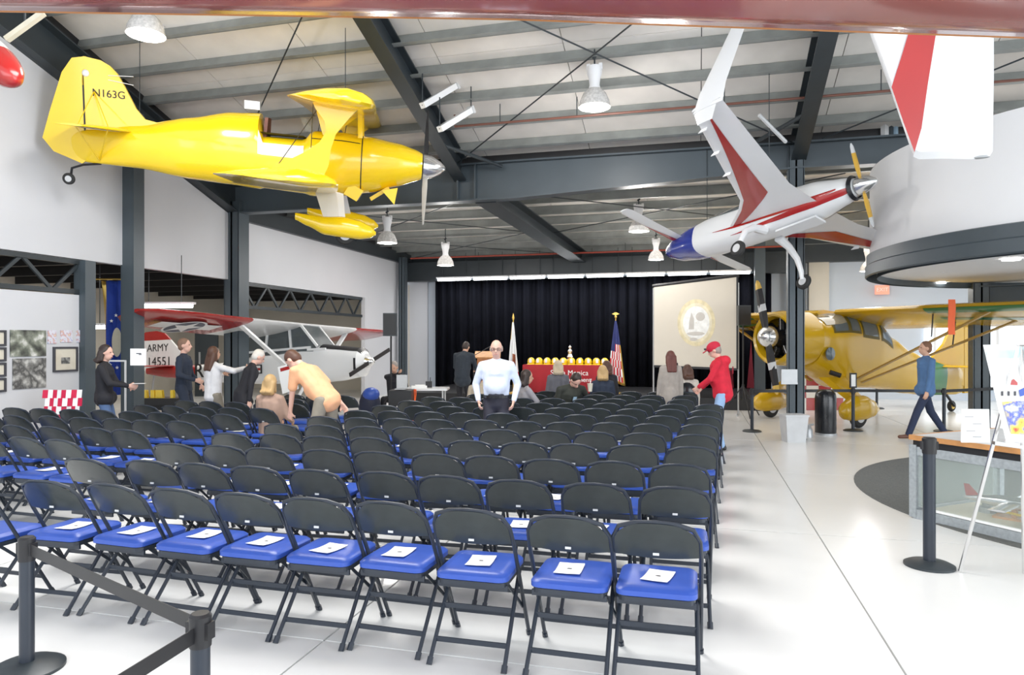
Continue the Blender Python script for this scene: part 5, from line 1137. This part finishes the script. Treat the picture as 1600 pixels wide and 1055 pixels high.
kid(t, 'post', MB().tube([(0, .04, 0), (0, .04, .95)], .015).box((0, .04, .01), (.4, .3, .02)), M['lightgrey'])
# blue flag in the side hall
p = GX(176, 12.6); t = thing('hanging_flag', 'blue flag with white stars and a pale seal hanging in the side hall', 'flag', (p.x, p.y, 2.75), YAW)
mb = MB(); q = 9
for i in range(25):
    for j in range(q): mb.v.append((-.2+.42*j/(q-1)+.10*i/24, .05*math.sin(j*1.7+.2*i), -.085*i))
for i in range(24):
    for j in range(q-1): mb.f.append((i*q+j, i*q+j+1, (i+1)*q+j+1, (i+1)*q+j)); mb.m.append(1 if j == 0 else 0)
o = kid(t, 'flag_cloth', mb, [mat('flag_royal', (.015, .05, .33), .8), M['gold']], True); o.modifiers.new('th', 'SOLIDIFY').thickness = .005
kid(t, 'seal', MB().ell((.12, -.08, -1.10), (.09, .012, .26)), M['beige'], True)
for x, z in ((.02, -.72), (.1, -.62), (.0, -1.5), (.12, -1.55)): kid(t, 'star', MB().prism([(x+(.035 if k % 2 == 0 else .014)*math.sin(PI*k/5), -.075, z+(.035 if k % 2 == 0 else .014)*math.cos(PI*k/5)) for k in range(10)], (0, .004, 0)), M['paper'])
kid(t, 'pole', MB().tube([(-.3, 0, .03), (.4, 0, .03)], .015), M['gold'])
# thin grey frame stand by the column
p = GX(187, 11.0); t = thing('metal_frame', 'thin light grey metal frame standing between the cardigan woman and the column', 'frame', p, YAW)
kid(t, 'upright', MB().box((.09, 0, .68), (.025, .02, 1.36)), M['lightgrey']); kid(t, 'upright', MB().box((-.18, 0, .68), (.025, .02, 1.36)), M['lightgrey']); kid(t, 'top_rail', MB().box((-.045, 0, 1.36), (.29, .02, .025)), M['lightgrey']); kid(t, 'foot', MB().box((-.045, 0, .015), (.4, .3, .03)), M['lightgrey'])
# yellow chocks under the red tail
for i, (px, wd) in enumerate(((226, .16), (240, .09), (250, .16), (270, .07))):
    p = GX(px, 15.2, 0)
    t = thing('yellow_support', ['leftmost', 'second', 'third', 'rightmost'][i]+' yellow block on the black trolley under the red tail', 'block', p+Vector((0, 0, .45)), YAW)
    kid(t, 'block', MB().prism([(-wd/2, -.05, 0), (wd/2, -.05, 0), (wd*.35, -.05, .17), (-wd*.45, -.05, .17)], (0, .1, 0)), M['yellow'])
p = GX(245, 15.3); t = thing('trolley', 'low black trolley under the red tail carrying yellow blocks', 'trolley', p, YAW); kid(t, 'deck', MB().box((0, 0, .38), (1.1, .5, .14)), M['black'])
for sx in (-1, 1):
    for sy in (-1, 1): wheel('wheel', t, (sx*.42, sy*.2, .15), .15, .06)
kid(t, 'axle', MB().tube([(-.42, -.2, .15), (-.42, .2, .15)], .02).tube([(.42, -.2, .15), (.42, .2, .15)], .02).box((0, 0, .25), (.9, .1, .14)), M['black'])
# information board on a stand near the army plane
p = GX(448, 11.6); t = thing('information_board', 'white sign board with a red heading standing before the army plane', 'sign', p, YAW); t.rotation_euler = (0, 0, YAW)
kid(t, 'board', MB().prism([(-.15, 0, 1.24), (.13, 0, 1.32), (.19, 0, .88), (-.07, 0, .80)], (0, .02, 0)), M['paper']); kid(t, 'heading', MB().prism([(-.11, -.004, 1.22), (.09, -.004, 1.275), (.10, -.004, 1.22), (-.10, -.004, 1.165)], (0, .003, 0)), M['pred'])
kid(t, 'post', MB().tube([(.02, .03, 0), (.02, .03, .9)], .02), M['greymetal']); kid(t, 'base', MB().lathe([(.2, 0), (.2, .03), (.02, .05)], n=20), M['greymetal'])
# dark cabinet with cone in side hall
p = GX(323, 21.5); t = thing('dark_door_panel', 'tall dark panel standing behind the pointing woman', 'panel', p, YAW); kid(t, 'panel', MB().box((0, 0, 1.1), (.7, .06, 2.2)), M['steel']); kid(t, 'edge_strip', MB().box((-.2, -.04, 1.1), (.05, .02, .5)), M['greymetal'])

# ================================================================== STANCHIONS
def stanchion(p, h, r, label, rz=0, sign=False):
    t = thing('stanchion', label, 'stanchion', p, rz)
    kid(t, 'post', MB().lathe([(r, .03), (r, h-.12)], n=20), M['cframe'], True); kid(t, 'belt_head', MB().lathe([(r*1.12, h-.12), (r*1.15, h-.1), (r*1.15, h-.01), (r*.9, h)], n=20).box((r*1.1, 0, h-.06), (.02, .04, .06)).box((-r*1.1, 0, h-.06), (.02, .04, .06)), M['black'], True)
    kid(t, 'base', MB().lathe([(.17, 0), (.17, .015), (.14, .03), (r, .045)], n=32), M['steel'], True)
    if sign:
        s_ = kid(t, 'sign_frame', MB().box((0, 0, h+.14), (.13, .02, .28)), M['black']); kid(s_, 'sign_sheet', MB().box((0, -.012, h+.14), (.08, .005, .22)), M['paper'])
    return t
def belt(p0, p1, label, hgt=.055): tag(MB().bar(p0, p1, .004, hgt).build('barrier_belt', M['black']), label, 'belt')
sA, sB = GX(42, 3.55), GX(313, 2.55)
stanchion(sA, .67, .034, 'short black barrier post at the left edge in front of the chairs'); stanchion(sB, .67, .034, 'black barrier post at the bottom of the photo, right of the left edge one')
belt(Vector((*sA.xy, .61)), Vector((*sB.xy, .62)), 'black barrier belt slanting down between the two near posts at left')
sC = GX(40, 1.85); stanchion(sC, .67, .034, 'black barrier post just outside the bottom left corner')
belt(Vector((*sB.xy, .60)), Vector((*sC.xy, .60)), 'black barrier belt running from the nearest post out of the bottom of the photo')
stanchion(GX(1452, 5.19), .95, .042, 'tall dark barrier post in front of the glass display case')
far = [(1175, 13.0), (1333, 13.1), (1475, 13.0), (1370, 17.5), (1640, 13.6)]
lbs = ['black barrier post left of the grey column near the yellow plane', 'black barrier post with a small sign on top by the wheel of the yellow plane', 'black barrier post behind the walking man', 'black barrier post beyond the yellow plane', 'black barrier post behind the poster']
ps = []
for i, (px, dd) in enumerate(far):
    p = GX(px, dd); ps.append(p); stanchion(p, .80 if i < 3 else .9, .03, lbs[i], YAW, sign=(i == 1))
belt(Vector((*ps[0].xy, .75)), Vector((*ps[1].xy, .75)), 'black barrier belt in front of the propeller of the yellow plane'); belt(Vector((*ps[1].xy, .75)), Vector((*ps[2].xy, .75)), 'black barrier belt passing behind the walking man'); belt(Vector((*ps[2].xy, .75)), Vector((*ps[4].xy, .8)), 'black barrier belt leading right behind the poster')
# bins
p = GX(1290, 12.6); t = thing('litter_bin', 'tall black cylindrical litter bin with a domed top before the yellow plane', 'bin', p)
kid(t, 'body', MB().lathe([(.175, .02), (.18, .04), (.18, .66), (.175, .68)], n=32), M['blackgl'], True); kid(t, 'dome', MB().lathe([(.175, .68), (.165, .74), (.12, .79), (.08, .80), (.07, .77)], n=32), M['blackgl'], True); kid(t, 'base_ring', MB().lathe([(.185, 0), (.185, .03), (.17, .04)], n=32), M['greymetal'], True)
p = GX(1240, 11.7); t = thing('waste_basket', 'light grey square waste basket at the foot of the grey column', 'bin', p, YAW)
kid(t, 'body', MB().loft([[(x*.15, y*.13, 0) for x, y in ((-1, -1), (1, -1), (1, 1), (-1, 1))], [(x*.185, y*.16, .44) for x, y in ((-1, -1), (1, -1), (1, 1), (-1, 1))]]), M['lightgrey']); kid(t, 'rim', MB().box((0, 0, .44), (.39, .34, .03)), M['lightgrey'])
p = GX(1262, 12.3); t = thing('floor_plug', 'small grey cap shaped object on the floor beside the waste basket', 'object', p); kid(t, 'cap', MB().lathe([(.09, 0), (.08, .12), (.04, .2), (.01, .22)], n=16), M['greymetal'], True); kid(t, 'stem', MB().tube([(0, 0, .2), (.1, 0, .22)], .02), M['greymetal'])
q = W(1233, 589, 11.85); tag(MB().box((0, 0, 0), (.27, .03, .25)).box((0, -.005, -.11), (.275, .03, .03)).build('column_notice', M['greymetal'], None, loc=q, rz=YAW), 'pale grey metal notice strapped round the grey column', 'sign')
# red and white block behind column
p = GX(1275, 17.2); t = thing('chequered_box', 'red and white chequered block on the floor behind the grey column', 'box', p, YAW)
for r in range(4):
    for c_ in range(4):
        kid(t, 'square', MB().box((-.45+.3*c_, 0, .15+.3*r), (.296, .3, .296)), M['pred'] if (r+c_) % 2 else M['paper'])

# ================================================================== DISPLAY CASE AND EASEL, RIGHT
f0 = G(3.79, 6.62); f1 = G(4.24, 5.62); u = (f1-f0).normalized(); rzc = math.atan2(u.y, u.x)
t = thing('display_case', 'grey framed glass display case with a wooden edged top at the right', 'display case', f0, rzc)   # x along the front to the right, y away
LC, DC, HC_ = 2.6, 1.25, .78
kid(t, 'tabletop', MB().box((LC/2, DC/2, HC_-.02), (LC+.04, DC+.06, .035)), M['lightgrey']); kid(t, 'wooden_edge', MB().box((LC/2, -.035, HC_-.022), (LC+.06, .025, .045)).box((-.025, DC/2, HC_-.022), (.025, DC+.06, .045)), M['wood'])
kid(t, 'apron', MB().box((LC/2, -.012, HC_-.075), (LC, .03, .06)), M['black'])
gf = mat('case_frame_grey', (.33, .36, .38), .6, noise=.15, scale=30)
kid(t, 'frame', MB().box((LC/2, .0, .045), (LC, .06, .09)).box((LC/2, DC, .045), (LC, .06, .09)).box((LC/2, 0, HC_-.14), (LC, .05, .09)).box((.0, DC/2, .045), (.06, DC, .09)).box((0, DC/2, HC_-.14), (.05, DC, .09)), gf)
for x, y in ((0, 0), (0, DC), (LC, 0), (LC, DC)): kid(t, 'corner_post', MB().box((x, y, HC_/2-.04), (.07, .07, HC_-.1)), gf)
kid(t, 'inner_frame', MB().box((.10, .0, .36), (.02, .03, .48)).box((LC/2, .0, .105), (LC-.2, .03, .02)).box((.5, DC-.05, .36), (.02, .02, .5)).box((.95, DC-.05, .36), (.02, .02, .5)), M['paper'])
kid(t, 'floor_panel', MB().box((LC/2, DC/2, .06), (LC-.06, DC-.06, .04)), M['beige']); kid(t, 'back_panel', MB().box((LC*.68, DC-.03, .37), (LC*.62, .02, .58)), M['beige'])
kid(t, 'glass_pane', MB().box((LC/2, -.01, .36), (LC-.08, .006, .5)), M['clear']); kid(t, 'glass_pane', MB().box((0.01, DC/2, .36), (.006, DC-.08, .5)), M['clear'])
Rz = Matrix.Rotation(rzc, 3, 'Z')
m = thing('model_aircraft', 'model aircraft with silver body and yellow propeller inside the display case', 'model', f0+Rz@Vector((.62, .45, .08)), rzc+.25)
kid(m, 'fuselage', MB().lathe([(.01, -.4), (.03, -.3), (.06, -.1), (.06, .1), (.03, .2), (.005, .24)], (0, 0, .14), 16, axis=(1, 0, 0)), M['silver'], True)
kid(m, 'wing', wing(MB(), [((.08, -.5, .15), .14, .9, UP), ((.08, .5, .15), .14, .9, UP)]), M['silver'], True); kid(m, 'tail_fin', MB().prism([(-.38, -.005, .14), (-.25, -.005, .14), (-.36, -.005, .26), (-.4, -.005, .26)], (0, .01, 0)), M['pred'])
kid(m, 'stand', MB().box((0, 0, .01), (.3, .16, .02)).box((0, 0, .06), (.04, .04, .1)), M['wood'])
m = thing('display_propeller', 'long yellow and white propeller lying inside the display case', 'propeller', f0+Rz@Vector((1.0, .35, .14)), rzc+.1)
kid(m, 'blade', MB().loft([[(x, -w_, z), (x, 0, z+.012), (x, w_, z), (x, 0, z-.012)] for x, w_, z in ((-.4, .01, .02), (-.2, .035, .01), (0, .02, 0))]), M['yellow'], True); kid(m, 'blade', MB().loft([[(x, -w_, z), (x, 0, z+.012), (x, w_, z), (x, 0, z-.012)] for x, w_, z in ((0, .02, 0), (.2, .035, .01), (.4, .01, .02))]), M['yellow'], True); kid(m, 'hub', MB().lathe([(.04, -.05), (.04, .03)], n=14), M['silver'])
for i, (x, y) in enumerate(((.35, .5), (1.35, .6), (.9, .75))):
    m = thing('engine_part', ['small dark machined part at the left end of the display case', 'small brown machined part at the right end of the display case', 'small machined part at the back of the display case'][i], 'part', f0+Rz@Vector((x, y, .08)), i)
    kid(m, 'block', MB().lathe([(.07, 0), (.07, .05), (.04, .06), (.04, .12), (.05, .13)], n=12), [M['greymetal'], M['wood2'], M['lightgrey']][i]); kid(m, 'flange', MB().box((.05, 0, .03), (.12, .05, .03)), M['greymetal'])
# card and papers on top
p = W(1526, 685, 6.1); p.z = HC_; 
m = thing('information_card', 'white information card leaning on the top of the display case', 'card', p, YAW-.1)
kid(m, 'card', MB().prism([(-.125, 0, 0), (.11, 0, -.0), (.135, .06, .285), (-.09, .06, .285)], (0, .012, 0)), M['paper']); kid(m, 'card_stand', MB().prism([(-.03, .015, .0), (.03, .015, .0), (.03, .07, .22), (-.03, .07, .22)], (0, .01, 0)), M['lightgrey'])
for z in (.22, .16, .10, .05): kid(m, 'printed_line', MB().box((-.01+.03*math.sin(z*50), .058*z/.285-.004, z), (.07, .002, .008)), M['greymetal'])
m = thing('leaflets', 'small stack of printed leaflets on the display case right of the card', 'leaflets', G(4.35, 6.0, HC_), YAW+.3)
for i in range(4): kid(m, 'leaflet', MB().box((.01*i, .012*i, .004+.006*i), (.2, .14, .005)), colp if i == 3 else M['paper'])
# easel poster
ED = 4.6
m = thing('easel', 'silver tripod easel holding the poster at the right edge', 'easel', GX(1500, 5.05))
base = Vector(m.location)
def L(px, py, d_): return W(px, py, d_)-base
kid(m, 'leg', MB().tube([Vector((0, 0, .01)), L(1562, 655, 4.65), L(1590, 540, 4.5)], .013, 8), M['silver']); kid(m, 'leg', MB().tube([GX(1720, 4.9, .01)-base, L(1600, 540, 4.5)], .013, 8), M['silver']); kid(m, 'leg', MB().tube([GX(1600, 5.0, .01)-base, L(1596, 540, 4.52)], .013, 8), M['silver'])
kid(m, 'ledge', MB().bar(L(1552, 692, 4.6), L(1690, 712, 4.5), .05, .02), M['silver'])
ps_ = thing('poster', 'tilted white poster board with colourful picture on the easel', 'poster', W(1536, 540, 4.58))
b2 = Vector(ps_.location)
def Lp(px, py, dd=0): return W(px, py, 4.58+(py-540)/145*-.0+dd)-b2
th = W(1540, 540, 4.61)-W(1540, 540, 4.58)
kid(ps_, 'board', MB().prism([Lp(1536, 539), Lp(1700, 536), Lp(1735, 700), Lp(1572, 690)], th), M['paper'])
kid(ps_, 'pale_blue_band', MB().prism([Lp(1541, 548, -.006), Lp(1700, 545, -.006), Lp(1702, 556, -.006), Lp(1543, 560, -.006)], th*.1), mat('pale_cyan', (.62, .85, .88), .5))
kid(ps_, 'picture', MB().prism([Lp(1566, 628, -.006), Lp(1700, 622, -.006), Lp(1712, 684, -.006), Lp(1580, 678, -.006)], th*.1), photo_mat('poster_art', [(.75, .05, .05), (.95, .75, .1), (.08, .12, .5), (.9, .9, .9), (.85, .4, .05)], 9))
kid(ps_, 'emblem', MB().prism([Lp(1573, 601, -.007), Lp(1584, 592, -.007), Lp(1590, 598, -.007), Lp(1590, 602, -.007)], th*.1), M['pred']); kid(ps_, 'emblem', MB().prism([Lp(1592, 610, -.007), Lp(1605, 604, -.007), Lp(1606, 616, -.007), Lp(1594, 620, -.007)], th*.1), M['seat'])
for i in range(3): kid(ps_, 'printed_mark', MB().box(Lp(1566+10*i, 615, -.009), (.012, .004, .03), YAW), M['ink'])
